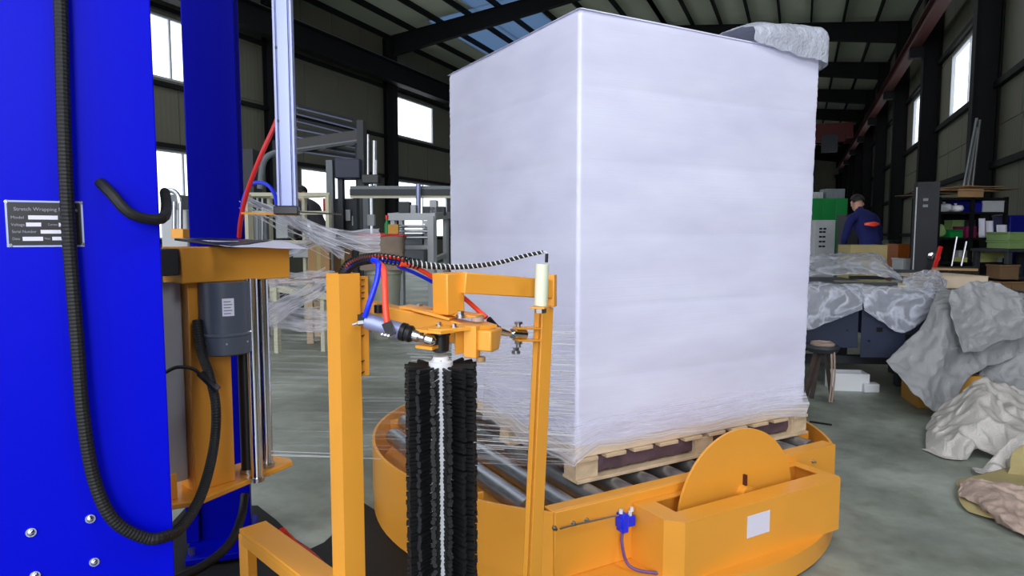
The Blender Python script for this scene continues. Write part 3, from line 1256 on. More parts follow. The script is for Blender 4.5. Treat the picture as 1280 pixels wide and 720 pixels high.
# ================================================================== MAST
BM = frame_at(P(200, 292, 1.35), TDEG)          # local x runs along the front panel, right edge at x=0
bz = -BM.translation.z
BM = Matrix.Translation((0, 0, bz)) @ BM
ms = thing('machine_mast', BM @ Vector((-0.25, 0.1, 0)), 'tall blue painted steel mast with a rating plate and bolts', 'mast')
q = MB(BM)
MH = 2.7
q.prism([(0, 0), (-0.52, 0), (-0.52, 0.30), (-0.51, 0.30), (-0.51, 0.012), (-0.012, 0.012), (-0.012, 0.05), (0, 0.05)], 0.0, MH)
q.build('front_panel', BLU, ms, bevel=0.002)
for (px, py) in ((39, 665), (113, 648), (118, 702), (44, 719)):
    # intersect pixel ray with the panel plane
    o_ = Vector((0, 0, EYE))
    d_ = (P(px, py, 1.0) - o_)
    nrm = BM.to_3x3() @ Vector((0, 1, 0))
    t = (BM.translation - o_).dot(nrm) / d_.dot(nrm)
    lp = BM.inverted() @ (o_ + d_ * t)
    q = MB(BM)
    q.cyl((lp.x, 0, lp.z), (lp.x, -0.003, lp.z), 0.009, n=16)
    q.ball((lp.x, -0.003, lp.z), (0.0065, 0.005, 0.0065), 12, 8)
    q.build('bolt', CHR, ms)


def on_panel(px, py):
    o_ = Vector((0, 0, EYE))
    d_ = (P(px, py, 1.0) - o_)
    nrm = BM.to_3x3() @ Vector((0, 1, 0))
    t = (BM.translation - o_).dot(nrm) / d_.dot(nrm)
    return BM.inverted() @ (o_ + d_ * t)


p0, p1 = on_panel(9, 309), on_panel(103, 252)
x0, x1, z0, z1 = p0.x, p1.x, p0.z, p1.z
q = MB(BM)
q.box(x0, x1, -0.0012, 0, z0, z1)
pl = q.build('rating_plate', ALU, ms)
lab(pl, 'black rating plate with silver border')
q = MB(BM)
e_ = 0.0032
q.box(x0 + e_, x1 - e_, -0.0016, -0.0012, z0 + e_, z1 - e_)
q.build('plate_face', BLKP, pl)
pw_, ph_ = x1 - x0, z1 - z0


def plate_xy(cx, cy):     # crop coordinates of the plate picture -> local x,z
    return x0 + (cx - 70) / (920 - 70) * pw_, z1 - (cy - 95) / (620 - 95) * ph_


GREYTXT = mat('plate_lettering', (150, 150, 165), 0.5)
WHTXT = mat('plate_fields', (225, 222, 240), 0.5)
for (s, cx, cy, cx2, h) in (('Stretch Wrapping Machine', 160, 210, 860, 45), ('Model', 125, 300, 265, 36), ('Voltage', 125, 382, 270, 36),
                            ('Current', 520, 376, 628, 28), ('Serial Number', 130, 460, 395, 36), ('Date', 130, 540, 212, 34), ('Net', 475, 536, 540, 28)):
    X, Z = plate_xy(cx, cy)
    X2, _ = plate_xy(cx2, cy)
    M_ = BM @ Matrix.Translation((X, -0.0018, Z))
    text_mesh(s, h / 525 * ph_ * 1.25, GREYTXT, 'lettering', M_, pl, 0.0001, X2 - X)
for (a, b, c, d) in ((312, 262, 635, 308), (285, 343, 448, 388), (640, 345, 800, 388), (438, 426, 692, 468), (240, 504, 460, 550), (560, 504, 800, 545)):
    xa, za = plate_xy(a, d)
    xb, zb = plate_xy(c, b)
    q = MB(BM)
    q.box(xa, xb, -0.0018, -0.0015, za, zb)
    q.build('blank_field', WHTXT, pl)
for (a, b) in ((85, 110), (905, 110), (905, 590), (110, 600)):
    xa, za = plate_xy(a, b)
    q = MB(BM)
    q.cyl((xa, -0.001, za), (xa, -0.0025, za), 0.003, n=12)
    q.build('rivet', CHR, pl)

# rear column of the mast with base
pc0, pc1 = P(236.5, 292, 2.5), P(301.5, 292, 2.56)
CMx = (pc1 - pc0)
CMx.z = 0
cw = CMx.length
ang = math.atan2(CMx.y, CMx.x)
CM = Matrix.Translation((pc0.x, pc0.y, 0)) @ Matrix.Rotation(ang, 4, 'Z')
rc = thing('rear_column', CM @ Vector((cw / 2, 0.08, 0)), 'slimmer blue steel column standing behind the film carriage', 'column')
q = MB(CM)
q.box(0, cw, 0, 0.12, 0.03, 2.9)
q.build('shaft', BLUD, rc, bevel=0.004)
q = MB(CM)
q.box(-0.04, cw + 0.02, -0.16, 0.18, 0.035, 0.06)
q.build('foot_plate', BLUD, rc, bevel=0.004)
q = MB(CM)
q.box(-0.05, -0.004, -0.02, 0.10, 0.06, 0.32)
q.build('side_bracket', BLUD, rc, bevel=0.003)
for (x, y) in ((-0.02, -0.12), (cw, -0.12), (-0.02, 0.15)):
    q = MB(CM)
    q.cyl((x, y, 0.06), (x, y, 0.085), 0.012, n=6)
    q.build('bolt', STEEL, rc)
q = MB(CM)
q.box(cw + 0.0, cw + 0.012, 0.03, 0.05, 1.2, 2.9)
q.build('guide_strip', BLUD, rc)
# beam joining both columns above the picture and carrying the aluminium profile
q = MB()
q.bar(BM @ Vector((-0.05, 0.10, 2.62)), CM @ Vector((cw / 2, 0.06, 2.86)), 0.10, 0.10)
q.build('top_beam', BLUD, rc)

# machine base plate (black) on the floor
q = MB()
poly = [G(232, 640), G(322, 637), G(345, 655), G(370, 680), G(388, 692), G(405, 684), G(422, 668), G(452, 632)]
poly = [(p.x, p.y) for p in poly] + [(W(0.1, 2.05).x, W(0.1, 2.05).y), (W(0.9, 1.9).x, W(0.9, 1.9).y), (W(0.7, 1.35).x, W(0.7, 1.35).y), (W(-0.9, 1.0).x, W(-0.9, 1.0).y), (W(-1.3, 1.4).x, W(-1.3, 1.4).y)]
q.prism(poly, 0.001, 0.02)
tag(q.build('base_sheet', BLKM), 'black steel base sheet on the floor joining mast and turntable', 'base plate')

# vertical aluminium profile hanging from the top beam
ap = thing('aluminium_profile', P(358, 268, 2.3), 'silver extruded aluminium profile hanging in front of the window', 'profile')
pt_ = P(357, 0, 2.3)
pb_ = P(360, 258, 2.3)
ax, ay = pb_.x, pb_.y
q = MB(frame_at(Vector((ax, ay, 0)), 12))
w_ = 0.031
zt_, zb_ = 2.9, pb_.z
q.prism([(-w_, -w_), (-0.022, -w_), (-0.022, -w_ + 0.005), (-0.018, -w_ + 0.005), (-0.018, -w_), (0.018, -w_), (0.018, -w_ + 0.005), (0.022, -w_ + 0.005), (0.022, -w_), (w_, -w_), (w_, w_), (-w_, w_)], zb_, zt_)
q.build('extrusion', ALU, ap, bevel=0.0015)
q = MB(frame_at(Vector((ax, ay, 0)), 12))
q.box(-0.044, 0.036, -0.035, 0.035, zb_ - 0.028, zb_)
q.build('end_block', BLKP, ap, bevel=0.003)
for z in (zb_ + 0.28, zb_ + 0.52):
    q = MB(frame_at(Vector((ax, ay, 0)), 12))
    q.box(-0.024, -0.017, -0.033, -0.028, z, z + 0.008)
    q.build('slot_clip', BLKP, ap)
q = MB()
q.bar(CM @ Vector((cw / 2, 0.06, 2.86)), Vector((ax, ay, 2.86)), 0.08, 0.08)
q.build('hanger_arm', BLUD, ap)
q = MB()
q.bar(P(302, 266.5, 2.30), P(374, 268.5, 2.32), 0.010, 0.007)
lab(q.build('orange_rod', YEL, ap), 'thin orange rod under the block')
q = MB()
q.tube([P(372, 265, 2.32), P(427, 268, 2.42)], 0.003, 6)
q.build('wire_rod', STEEL, ap)

# air tubes beside the profile
q = MB()
q.tube(curve([P(352, 120, 2.35), P(346, 150, 2.32), P(326, 195, 2.3), P(309, 240, 2.3), P(301, 275, 2.32), P(299, 296, 2.36)], 8), 0.008, 10)
tag(q.build('red_air_tube', RED), 'red air tube slanting down beside the silver profile', 'air tube')
q = MB()
q.tube(curve([P(302, 275, 2.45), P(304, 250, 2.42), P(314, 231, 2.4), P(330, 229, 2.38), P(342, 240, 2.36), P(346, 256, 2.35)], 8), 0.007, 10)
tag(q.build('blue_air_tube', BTUBE), 'blue air tube looping behind the silver profile', 'air tube')

# ================================================================== FILM CARRIAGE
f0, f1 = P(226, 309, 1.75), P(362, 313, 2.0)
dv = f1 - f0
cdeg = math.degrees(math.atan2(dv.y, dv.x)) - math.degrees(YAW)
flen = Vector((dv.x, dv.y)).length
FM = Matrix.Translation((f0.x, f0.y, 0)) @ Matrix.Rotation(math.atan2(dv.y, dv.x), 4, 'Z')
fc = thing('film_carriage', FM @ Vector((flen / 2, 0.12, 0.5)), 'yellow film carriage with grey motor and chrome rollers', 'film carriage')
ZT = f0.z
q = MB(FM)
q.box(0, flen, 0, 0.115, ZT - 0.097, ZT)
q.build('head_box', YEL, fc, bevel=0.003)
q = MB(FM)
q.box(-0.10, -0.0, 0.012, 0.11, ZT - 0.075, ZT - 0.004)
lab(q.build('mounting_block', DGREY, fc, bevel=0.003), 'dark grey mounting block')
q = MB(FM)
q.prism([(-0.10, 0.0), (0.0, -0.045), (flen + 0.01, 0.03), (flen + 0.02, 0.06), (flen, 0.14), (-0.10, 0.16)], 0.525, 0.54)
q.build('bottom_plate', YEL, fc, bevel=0.002)
q = MB(FM)
q.box(0.02, 0.135, 0.015, 0.027, 0.54, ZT - 0.09)
q.box(0.02, 0.03, 0.027, 0.10, 0.54, ZT - 0.09)
q.box(0.125, 0.135, 0.027, 0.10, 0.54, ZT - 0.09)
q.build('back_plate', YEL, fc, bevel=0.002)
q = MB(FM)
q.box(-0.115, 0.018, 0.05, 0.065, 0.57, 1.12)
lab(q.build('grey_panel', LGREY, fc, bevel=0.002), 'light grey control panel edge')
for z in (0.62, 0.66, 0.78, 0.88):
    q = MB(FM)
    q.cyl((-0.09, 0.05, z), (-0.09, 0.03, z), 0.006, n=8)
    q.build('terminal', STEEL, fc)
# motor
mc = P(281, 400, 1.84)
mq = MB()
mx_, my_ = mc.x, mc.y
zt0, zb0 = ZT - 0.097, P(281, 441, 1.84).z
mq.lathe((mx_, my_, zb0), [(0, 0.062), (0.004, 0.069), (0.052, 0.070), (0.054, 0.072), (0.058, 0.072), (0.062, 0.068), (zt0 - zb0, 0.068)], 40)
mo = mq.build('motor', MOT, fc, smooth=40)
lab(mo, 'dark grey cylindrical gear motor')
vdir = (Vector((0, 0, 0)) - Vector((mx_, my_, 0))).normalized()
lm = Matrix.Translation((mx_, my_, 0)) @ Matrix.Rotation(math.atan2(vdir.y, vdir.x) + 0.14, 4, 'Z')
q = MB(lm)


def labf(u, v):
    a = (u - 0.5) * 0.44
    return Vector((0.0692 * math.cos(a), 0.0692 * math.sin(a), mc.z + 0.0 + v * 0.048 + 0.018))


q.grid(labf, 10, 1)
q.build('label_plate', PAPER, mo)
for k in range(5):
    z = mc.z + 0.024 + k * 0.008
    q = MB(lm)
    q.grid(lambda u, v: Vector((0.0695 * math.cos((0.1 + 0.8 * u * (0.95 if k % 2 else 0.8) - 0.5) * 0.40), 0.0695 * math.sin((0.1 + 0.8 * u * (0.95 if k % 2 else 0.8) - 0.5) * 0.40), z + v * 0.0025)), 8, 1)
    q.build('print_line', MGREY, mo)
for a in (-0.9, -0.1, 0.75):
    q = MB(lm)
    q.cyl((0.069 * math.cos(a), 0.069 * math.sin(a), zb0 + 0.035), (0.073 * math.cos(a), 0.073 * math.sin(a), zb0 + 0.035), 0.003, n=8)
    q.build('screw', STEEL, mo)
# rollers
for (px, r, m, lb) in ((306, 0.020, BLKP, 'black rubber feed roller'), (317, 0.0165, CHR, None), (330, 0.0175, CHR, None)):
    b = 1.93 if px < 310 else (1.86 if px < 325 else 1.98)
    p = P(px, 450, b)
    q = MB()
    q.cyl((p.x, p.y, 0.54), (p.x, p.y, ZT - 0.09), r, n=28)
    o = q.build('roller', m, fc)
    if lb:
        lab(o, lb)
    q = MB()
    q.cyl((p.x, p.y, 0.541), (p.x, p.y, 0.553), r + 0.004, n=20)
    q.build('roller_bearing', STEEL, fc)
for z in (0.575, 0.59):
    q = MB(FM)
    q.cyl((-0.07, -0.008, z), (-0.07, 0.01, z), 0.006, n=6)
    q.build('bolt', STEEL, fc)
q = MB(FM)
q.box(-0.10, -0.03, 0.01, 0.016, 0.54, 0.61)
q.build('plate_lug', YEL, fc, bevel=0.002)

# folder and papers lying on the head box
def flat_sheet(c4, name, m, label, cat, th, group=None):
    a, b, c, d = c4
    q = MB()
    q.grid(lambda u, v: (a * (1 - u) + b * u) * (1 - v) + (d * (1 - u) + c * u) * v + Vector((0, 0, 0.0012 * mnoise.noise(Vector((u * 4, v * 4, th * 999))))), 16, 8)
    return tag(q.build(name, m, solid=th), label, cat, group)


flat_sheet([P(218, 300.5, 1.84), P(262, 299, 2.02), P(340, 302.5, 2.06), P(288, 310.0, 1.79)], 'folder', BLKP, 'thin black folder lying on the yellow carriage box', 'folder', 0.005)
flat_sheet([P(244, 299.5, 1.92), P(358, 301, 2.10), P(386, 311.5, 1.97), P(282, 308.2, 1.77)], 'paper_sheet', PAPER, 'large white paper sheet overhanging the yellow carriage box', 'paper', 0.001, 'papers on the carriage box')
flat_sheet([P(238, 298.6, 1.94), P(318, 299.5, 2.10), P(336, 302.5, 2.04), P(262, 302.2, 1.84)], 'paper_sheet', PAPER, "smaller sheet on top of the larger white paper", 'paper', 0.001, 'papers on the carriage box')

# ---- hoses on the mast
def ribbed(pts, r, name, label, m=BLK, pitch=0.007, n=12):
    c = curve(pts, 14)
    # resample evenly
    L = [0]
    for i in range(1, len(c)):
        L.append(L[-1] + (c[i] - c[i - 1]).length)
    tot = L[-1]
    k = int(tot / (pitch / 2))
    out, rs = [], []
    j = 0
    for i in range(k + 1):
        s = tot * i / k
        while j < len(L) - 2 and L[j + 1] < s:
            j += 1
        f = (s - L[j]) / max(1e-9, L[j + 1] - L[j])
        out.append(c[j].lerp(c[j + 1], min(1, f)))
        rs.append(r * (1.0 if i % 2 else 0.93))
    q = MB()
    q.tube(out, rs, n)
    return tag(q.build(name, m, smooth=20), label, 'hose')


def pp(px, py, off):      # a point off metres in front of the mast panel
    lp = on_panel(px, py)
    o_ = Vector((0, 0, EYE))
    p = BM @ lp
    return p + (o_ - p).normalized() * off


ribbed([pp(74, -60, 0.02), pp(77, 40, 0.02), pp(80, 160, 0.025), pp(86, 290, 0.02), pp(96, 420, 0.025), pp(104, 520, 0.03),
        pp(118, 600, 0.03), pp(142, 650, 0.035), pp(180, 672, 0.03), pp(205, 671, 0.02), P(228, 657, 1.40), P(252, 617, 1.52), P(267, 560, 1.66),
        P(270, 510, 1.69), P(262, 470, 1.72), P(252, 440, 1.76), P(246, 400, 1.78)], 0.0125, 'corrugated_hose',
       'long black corrugated cable hose looping down the blue mast')
ribbed([pp(125, 228, 0.004), pp(140, 243, 0.03), pp(160, 265, 0.04), pp(185, 274, 0.03), pp(204, 272, 0.01), P(208, 258, 1.42), P(206, 240, 1.50)], 0.011, 'black_hose',
       'short thick black hose curling round the mast edge', pitch=0.02)
q = MB()
q.tube(curve([P(306, 618, 2.05), P(302, 645, 2.0), P(290, 675, 1.9), P(265, 700, 1.8), P(225, 722, 1.7), P(170, 740, 1.6)], 8), 0.013, 12)
tag(q.build('power_cable', BLK), 'thick black cable hanging below the carriage past the rear column', 'cable')
q = MB()
q.tube(curve([P(206, 466, 1.66), P(222, 459, 1.66), P(243, 462, 1.68), P(256, 476, 1.69)], 8), 0.0045, 8)
tag(q.build('thin_cable', BLK), 'thin black lead tied to the hose at the carriage', 'cable')
q = MB()
q.bar(P(250, 466, 1.70), P(272, 487, 1.70), 0.03, 0.008)
tag(q.build('cable_clamp', BLKP), 'small black clamp holding the hose to the carriage plate', 'clamp')

# ================================================================== CLAMP UNIT (yellow arm with brush)
cu0 = P(429, 700, 1.45)
cl = thing('film_clamp_unit', Vector((cu0.x, cu0.y, 0.0)), 'yellow steel film clamp stand with swing arms and black brush', 'clamp stand')
PD = 46
pp0 = P(428.5, 340, 1.45)
PM = frame_at(Vector((pp0.x, pp0.y, 0)), PD)
PT = P(428, 342, 1.43).z
q = MB(PM)
w_, wi_ = 0.026, 0.0225
zb = 0.0
for (a, b, c, d) in ((-w_, w_, -w_, -wi_), (-w_, w_, wi_, w_), (-w_, -wi_, -wi_, wi_), (wi_, w_, -wi_, wi_)):
    q.box(a, b, c, d, 0.0, PT)
q.build('post', YEL, cl)
# perforated flange beside the post
q = MB()
fa, fb = P(451, 344, 1.50), P(460, 344, 1.54)
q.bar(P(452, 345, 1.49), P(454, 470, 1.49), 0.030, 0.004, up=W(0.6, -0.8) )
q.build('hinge_flange', YEL, cl, bevel=0.001)
for y in (350, 358, 366, 373, 392, 420, 452, 466):
    p = P(452.5, y, 1.475)
    q = MB()
    q.cyl(p, p + W(0.15, 0.95) * 0.012, 0.0016, n=8)
    q.build('flange_hole', BLKP, cl)
# channel foot
q = MB()
c0, c1 = P(316, 664, 1.75), P(425, 748, 1.42)
zc = 0.455
c0.z = c1.z = zc
q.bar(c0, c1, 0.075, 0.012)
for s in (-1,):
    pass
q.build('foot_channel_top', YEL, cl, bevel=0.003)
d_ = (c1 - c0).normalized()
sd = d_.cross(Vector((0, 0, 1))).normalized()
q = MB()
q.bar(c0 + sd * 0.034 + Vector((0, 0, -0.021)), c1 + sd * 0.034 + Vector((0, 0, -0.021)), 0.006, 0.03)
q.bar(c0 - sd * 0.034 + Vector((0, 0, -0.05)), c1 - sd * 0.034 + Vector((0, 0, -0.05)), 0.006, 0.09)
q.build('foot_channel_side', YEL, cl, bevel=0.002)
q = MB()
q.bar(c0 + d_ * 0.012 + sd * 0.02 + Vector((0, 0, -0.006)), Vector((c0.x, c0.y, 0)) + d_ * 0.012 + sd * 0.02, 0.035, 0.03)
q.build('foot_leg', YEL, cl, bevel=0.003)
q = MB()
q.bar(c1 + Vector((0, 0, -0.0)), Vector((pp0.x, pp0.y, zc)), 0.075, 0.012)
q.build('foot_gusset', YEL, cl)

# cross beam from the post to the pivot
q = MB()
q.bar(P(460, 389, 1.57), P(622, 425, 1.46), 0.045, 0.050)
q.build('cross_beam', YEL, cl, bevel=0.003)
q = MB()
q.bar(P(505, 383, 1.55), P(600, 395.5, 1.49), 0.05, 0.006)
q.build('top_plate', YEL, cl, bevel=0.001)
q = MB()
q.bar(P(522, 385, 1.52), P(568, 397, 1.50), 0.07, 0.006)
q.build('clamp_plate', YEL, cl, bevel=0.001)
q = MB()
q.bar(P(462, 378, 1.56), P(486, 384, 1.55), 0.03, 0.008)
q.build('ear', YEL, cl, bevel=0.002)
# swing plate carrying the brush
sp = P(551, 414, 1.40)
q = MB()
e2 = P(612, 401, 1.47)
dv2 = (Vector((e2.x, e2.y, 0)) - Vector((sp.x, sp.y, 0)))
L2 = dv2.length
SM = Matrix.Translation((sp.x, sp.y, sp.z)) @ Matrix.Rotation(math.atan2(dv2.y, dv2.x), 4, 'Z')
q = MB(SM)
rr = 0.027
poly = [(rr * math.cos(a), rr * math.sin(a)) for a in [PI / 2 + PI * i / 16 for i in range(17)]] + [(L2, -rr - 0.004), (L2 + 0.01, rr + 0.004)]
q.prism(poly, 0.0, 0.008)
q.build('swing_plate', YEL, cl, bevel=0.001)
q = MB()
q.prism([(p.x, p.y) for p in (P(517, 417, 1.40), P(551, 414, 1.36), P(575, 414, 1.40), P(545, 414, 1.46))], sp.z - 0.001, sp.z + 0.005)
q.build('lug_plate_upper', YEL, cl)
q = MB()
q.prism([(p.x, p.y) for p in (P(519, 417, 1.40), P(540, 414, 1.37), P(548, 414, 1.40), P(535, 414, 1.45))], sp.z - 0.036, sp.z - 0.030)
q.build('lug_plate_lower', YEL, cl)
q = MB()
q.bar(P(590, 407, 1.42), P(590, 446, 1.42), 0.022, 0.03)
q.build('swing_web', YEL, cl, bevel=0.001)
q = MB(SM)
q.box(0.04, L2, 0.006, 0.012, -0.055, 0.0)
q.build('swing_gusset', YEL, cl, bevel=0.001)
q = MB()
q.bar(P(609, 412, 1.42), P(609, 438, 1.42), 0.034, 0.034)
q.build('stop_block', YEL, cl, bevel=0.004)
q = MB()
q.cyl(P(601, 446, 1.42), P(601, 452, 1.42), 0.010, n=12)
q.build('stop_pin', CARD, cl)
# hanger frame
q = MB()
q.bar(P(560, 341, 1.50) - Vector((0, 0, 0.0)), P(561, 392, 1.50), 0.052, 0.052, roll=math.radians(20))
q.build('arm_upright', YEL, cl, bevel=0.003)
q = MB()
q.bar(P(574, 353, 1.50), P(684, 361, 1.68), 0.045, 0.048)
q.build('arm_beam', YEL, cl, bevel=0.003)
q = MB()
q.bar(P(683, 343, 1.68), P(683, 383, 1.68), 0.022, 0.05)
q.build('arm_end', YEL, cl, bevel=0.002)
q = MB()
ta, tb = P(680, 384, 1.68), P(664, 735, 1.66)
q.bar(ta, tb, 0.040, 0.030, roll=math.radians(25))
q.build('swing_arm', YEL, cl, bevel=0.002)
dwn = Vector((tb.x, tb.y, 0.0)) + (tb - ta) * 0.0
q = MB()
q.bar(P(672, 384, 1.655), P(656, 735, 1.635), 0.006, 0.012)
q.build('edge_strip', YEL, cl)
for y in (410, 425):
    q = MB()
    q.bar(P(645, y, 1.61), P(672, y, 1.65), 0.030, 0.005)
    q.build('clevis_plate', YEL, cl, bevel=0.001)
q = MB()
q.cyl(P(648, 403, 1.62), P(648, 434, 1.62), 0.006, n=12)
q.build('clevis_pin', STEEL, cl)
q = MB()
p = P(648, 405, 1.62)
q.cyl(p, p + Vector((0, 0, 0.006)), 0.011, n=6)
q.build('clevis_nut', STEEL, cl)
q = MB()
p = P(648, 430, 1.62)
q.cyl(p, p + Vector((0, 0, 0.008)), 0.010, n=6)
q.build('clevis_nut', STEEL, cl)
q = MB()
q.tube([P(623, 413, 1.55), P(634, 416, 1.58), P(640, 417, 1.60)], [0.011, 0.009, 0.006], 14)
q.tube([P(640, 417, 1.60), P(656, 418, 1.63)], [0.012, 0.012], 14)
q.build('rod_eye', CHR, cl)
q = MB()
q.tube([P(611, 399, 1.53), P(623, 411, 1.55)], [0.007, 0.006], 10)
q.build('lock_lever', BLKP, cl)
# air cylinder
ac = MB()
A0, A1 = P(459, 401, 1.42), P(505, 415, 1.40)
ac.tube([A0, A1], 0.0175, 28)
acy = ac.build('air_cylinder', ALU, cl)
lab(acy, 'silver pneumatic cylinder')
dd = (A1 - A0).normalized()
q = MB()
q.tube([A1 - dd * 0.006, A1 + dd * 0.004, A1 + dd * 0.006, A1 + dd * 0.016, A1 + dd * 0.022], [0.0195, 0.0195, 0.017, 0.0185, 0.014], 24)
q.build('front_cap', BLKP, acy)
q = MB()
q.tube([A1 + dd * 0.018, A1 + dd * 0.034], 0.012, 18)
q.build('collar', CHR, acy)
q = MB()
q.tube([A1 + dd * 0.034, A1 + dd * 0.048], 0.006, 12)
q.tube([A1 + dd * 0.046, A1 + dd * 0.052, A1 + dd * 0.068, A1 + dd * 0.074], [0.006, 0.012, 0.012, 0.004], 14)
q.build('rod_eye', CHR, acy)
q = MB()
q.bar(A0 + Vector((0, 0, -0.008)) - dd * 0.008, A0 - dd * 0.008 + Vector((0, 0, 0.012)), 0.018, 0.02)
q.build('rear_port', BLKP, acy)
q = MB()
q.tube([P(441, 406, 1.41), P(447, 404, 1.41), P(448, 404, 1.41), P(455, 403, 1.41)], [0.003, 0.003, 0.006, 0.006], 10)
q.build('rear_screw', STEEL, acy)
q = MB()
q.bar(P(483, 403, 1.37), P(490, 419, 1.37), 0.018, 0.018)
q.build('front_port', BLKP, acy)
q = MB()
for (x, y) in ((478, 418), (482, 419), (486, 420)):
    q.ball(P(x, y, 1.36), 0.005, 10, 6)
q.build('flow_control', CHR, acy)
q = MB()
q.cyl(P(473, 391, 1.52), P(473, 381, 1.52), 0.010, n=14)
q.build('pivot_nut', BLKP, cl)
# bolts on plates
for (x, y, b, r) in ((524.5, 382, 1.545, 0.008), (576, 391, 1.47, 0.008), (525, 413, 1.41, 0.006), (645, 436, 1.62, 0.008)):
    p = P(x, y, b)
    q = MB()
    q.cyl(p - Vector((0, 0, 0.012)), p - Vector((0, 0, 0.004)), r * 1.35, n=16)
    q.cyl(p - Vector((0, 0, 0.004)), p + Vector((0, 0, 0.004)), r, n=6)
    q.build('bolt', STEEL, cl)
for (x, y) in ((549, 407), (568, 409)):
    p = G(x, y, sp.z + 0.008)
    q = MB()
    q.cyl(p, p + Vector((0, 0, 0.002)), 0.008, n=14)
    q.cyl(p + Vector((0, 0, 0.002)), p + Vector((0, 0, 0.008)), 0.005, n=6)
    q.build('bolt', STEEL, cl)
p = P(597, 398, 1.47)
q = MB()
q.cyl(p - Vector((0, 0, 0.006)), p + Vector((0, 0, 0.003)), 0.014, n=24)
q.build('pivot_cap', RAG, cl)
# sensor
q = MB()
s0, s1 = P(678, 330, 1.56), P(676, 382, 1.56)
q.tube([s1, s0], [0.0155, 0.0165], 28)
se = q.build('sensor', SENS, cl)
lab(se, 'cream nylon sensor barrel')
q = MB()
q.tube([P(676, 391, 1.56), P(676, 385, 1.56)], 0.014, 6)
q.build('hex_nut', STEEL, se)
q = MB()
q.tube([P(683, 328, 1.56), P(683.5, 317, 1.56)], 0.004, 10)
q.build('plug', BLKP, se)
q = MB()
q.bar(P(676, 382.5, 1.56), P(676, 385, 1.56), 0.05, 0.036)
q.build('sensor_bracket', YEL, cl, bevel=0.001)

# brush
br = P(551, 452, 1.42)
bxy = (br.x, br.y)
q = MB()
q.lathe((bxy[0], bxy[1], P(551, 440, 1.42).z), [(0, 0.014), (0.004, 0.0185), (0.035, 0.019), (0.038, 0.022), (sp.z - P(551, 440, 1.42).z + 0.0, 0.022)], 24)
q.build('brush_hub', BLKP, cl)
ztop = P(551, 452, 1.42).z
q = MB()
q.lathe((bxy[0], bxy[1], 0.12), [(0, 0.026), (ztop - 0.12, 0.026), (ztop - 0.12 + 0.003, 0.02), (ztop - 0.12 + 0.012, 0.016)], 28)
core = q.build('brush_core', WHT, cl)
lab(core, 'white brush core')
q = MB()
q.cyl((bxy[0], bxy[1], 0.0), (bxy[0], bxy[1], 0.12), 0.02, n=14)
q.build('brush_foot', STEEL, core)
q = MB()
for k in range(6):
    a = k * PI / 3
    q.cyl((bxy[0] + 0.017 * math.cos(a), bxy[1] + 0.017 * math.sin(a), ztop), (bxy[0] + 0.017 * math.cos(a), bxy[1] + 0.017 * math.sin(a), ztop + 0.006), 0.003, n=6)
q.build('core_screw', STEEL, core)
dcam = math.atan2(-bxy[1], -bxy[0])
nrow = 14
for k in range(nrow):
    a0 = dcam + (k + 0.5) * 2 * PI / nrow
    q = MB()
    z = ztop - 0.012
    j = 0
    while z > 0.16:
        a = a0 + rnd.uniform(-0.03, 0.03)
        dr = Vector((math.cos(a), math.sin(a), rnd.uniform(0.0, 0.08)))
        c = Vector((bxy[0], bxy[1], z))
        q.tube([c + dr * 0.024, c + dr * 0.05, c + dr * rnd.uniform(0.0755, 0.0785)], [0.003, 0.0045, 0.0056], 6)
        z -= 0.0088
        j += 1
    q.build('bristle_row', BLK, core)

# harness from the post to the sensor
hp = [P(429, 345, 1.44), P(436, 332, 1.44), P(452, 325, 1.46), P(475, 323, 1.48), P(510, 328, 1.52), P(545, 333, 1.54), P(580, 333.5, 1.56), P(620, 329, 1.56), P(655, 320, 1.56), P(679, 315, 1.56)]
hc = curve(hp, 14)
hn = thing('wiring_harness', hp[0], 'spiral-wrapped black and white cable arching from post to sensor', 'cable')
nn = len(hc)
q = MB()
q.tube(hc, [0.0075 if i < nn * 0.55 else 0.0065 - 0.0025 * (i / nn - 0.55) / 0.45 for i in range(nn)], 10)
q.build('core_cable', BLK, hn)
q = MB()
hel = []
dense = curve(hp, 40)
ph = 0
for i in range(len(dense)):
    t = (dense[min(i + 1, len(dense) - 1)] - dense[max(i - 1, 0)]).normalized()
    u = Vector((0, 0, 1)).cross(t).normalized()
    v = t.cross(u)
    if i:
        ph += (dense[i] - dense[i - 1]).length / 0.011 * 2 * PI
    f = i / len(dense)
    if f < 0.30:
        continue
    r = 0.0078 if f < 0.55 else 0.0068 - 0.0025 * (f - 0.55) / 0.45
    hel.append(dense[i] + (u * math.cos(ph) + v * math.sin(ph)) * r)
q.tube(hel, 0.0016, 5)
lab(q.build('spiral_wrap', WHT, hn), 'white spiral wrap')
for (off, m, nm) in ((0.004, RED, 'red_core'), (-0.004, BTUBE, 'blue_core')):
    q = MB()
    sub = [p + Vector((0, 0, off)) + (Vector((0, 0, EYE)) - p).normalized() * 0.0055 for p in hc[int(nn * 0.06):int(nn * 0.44)]]
    q.tube(sub, 0.0035, 8)
    o = q.build(nm, m, hn)
q = MB()
for i in range(3, int(nn * 0.5), 2):
    t = (hc[i + 1] - hc[i]).normalized()
    q.tube([hc[i] - t * 0.002, hc[i] + t * 0.002], 0.0125, 10, caps=False)
q.build('wrap_bands', BLK, hn)
q = MB()
q.tube(curve([P(679, 315, 1.56), P(682, 315, 1.56), P(683.5, 318, 1.56)], 5), 0.0015, 6)
lab(q.build('bare_lead', WHT, hn), 'short white lead')

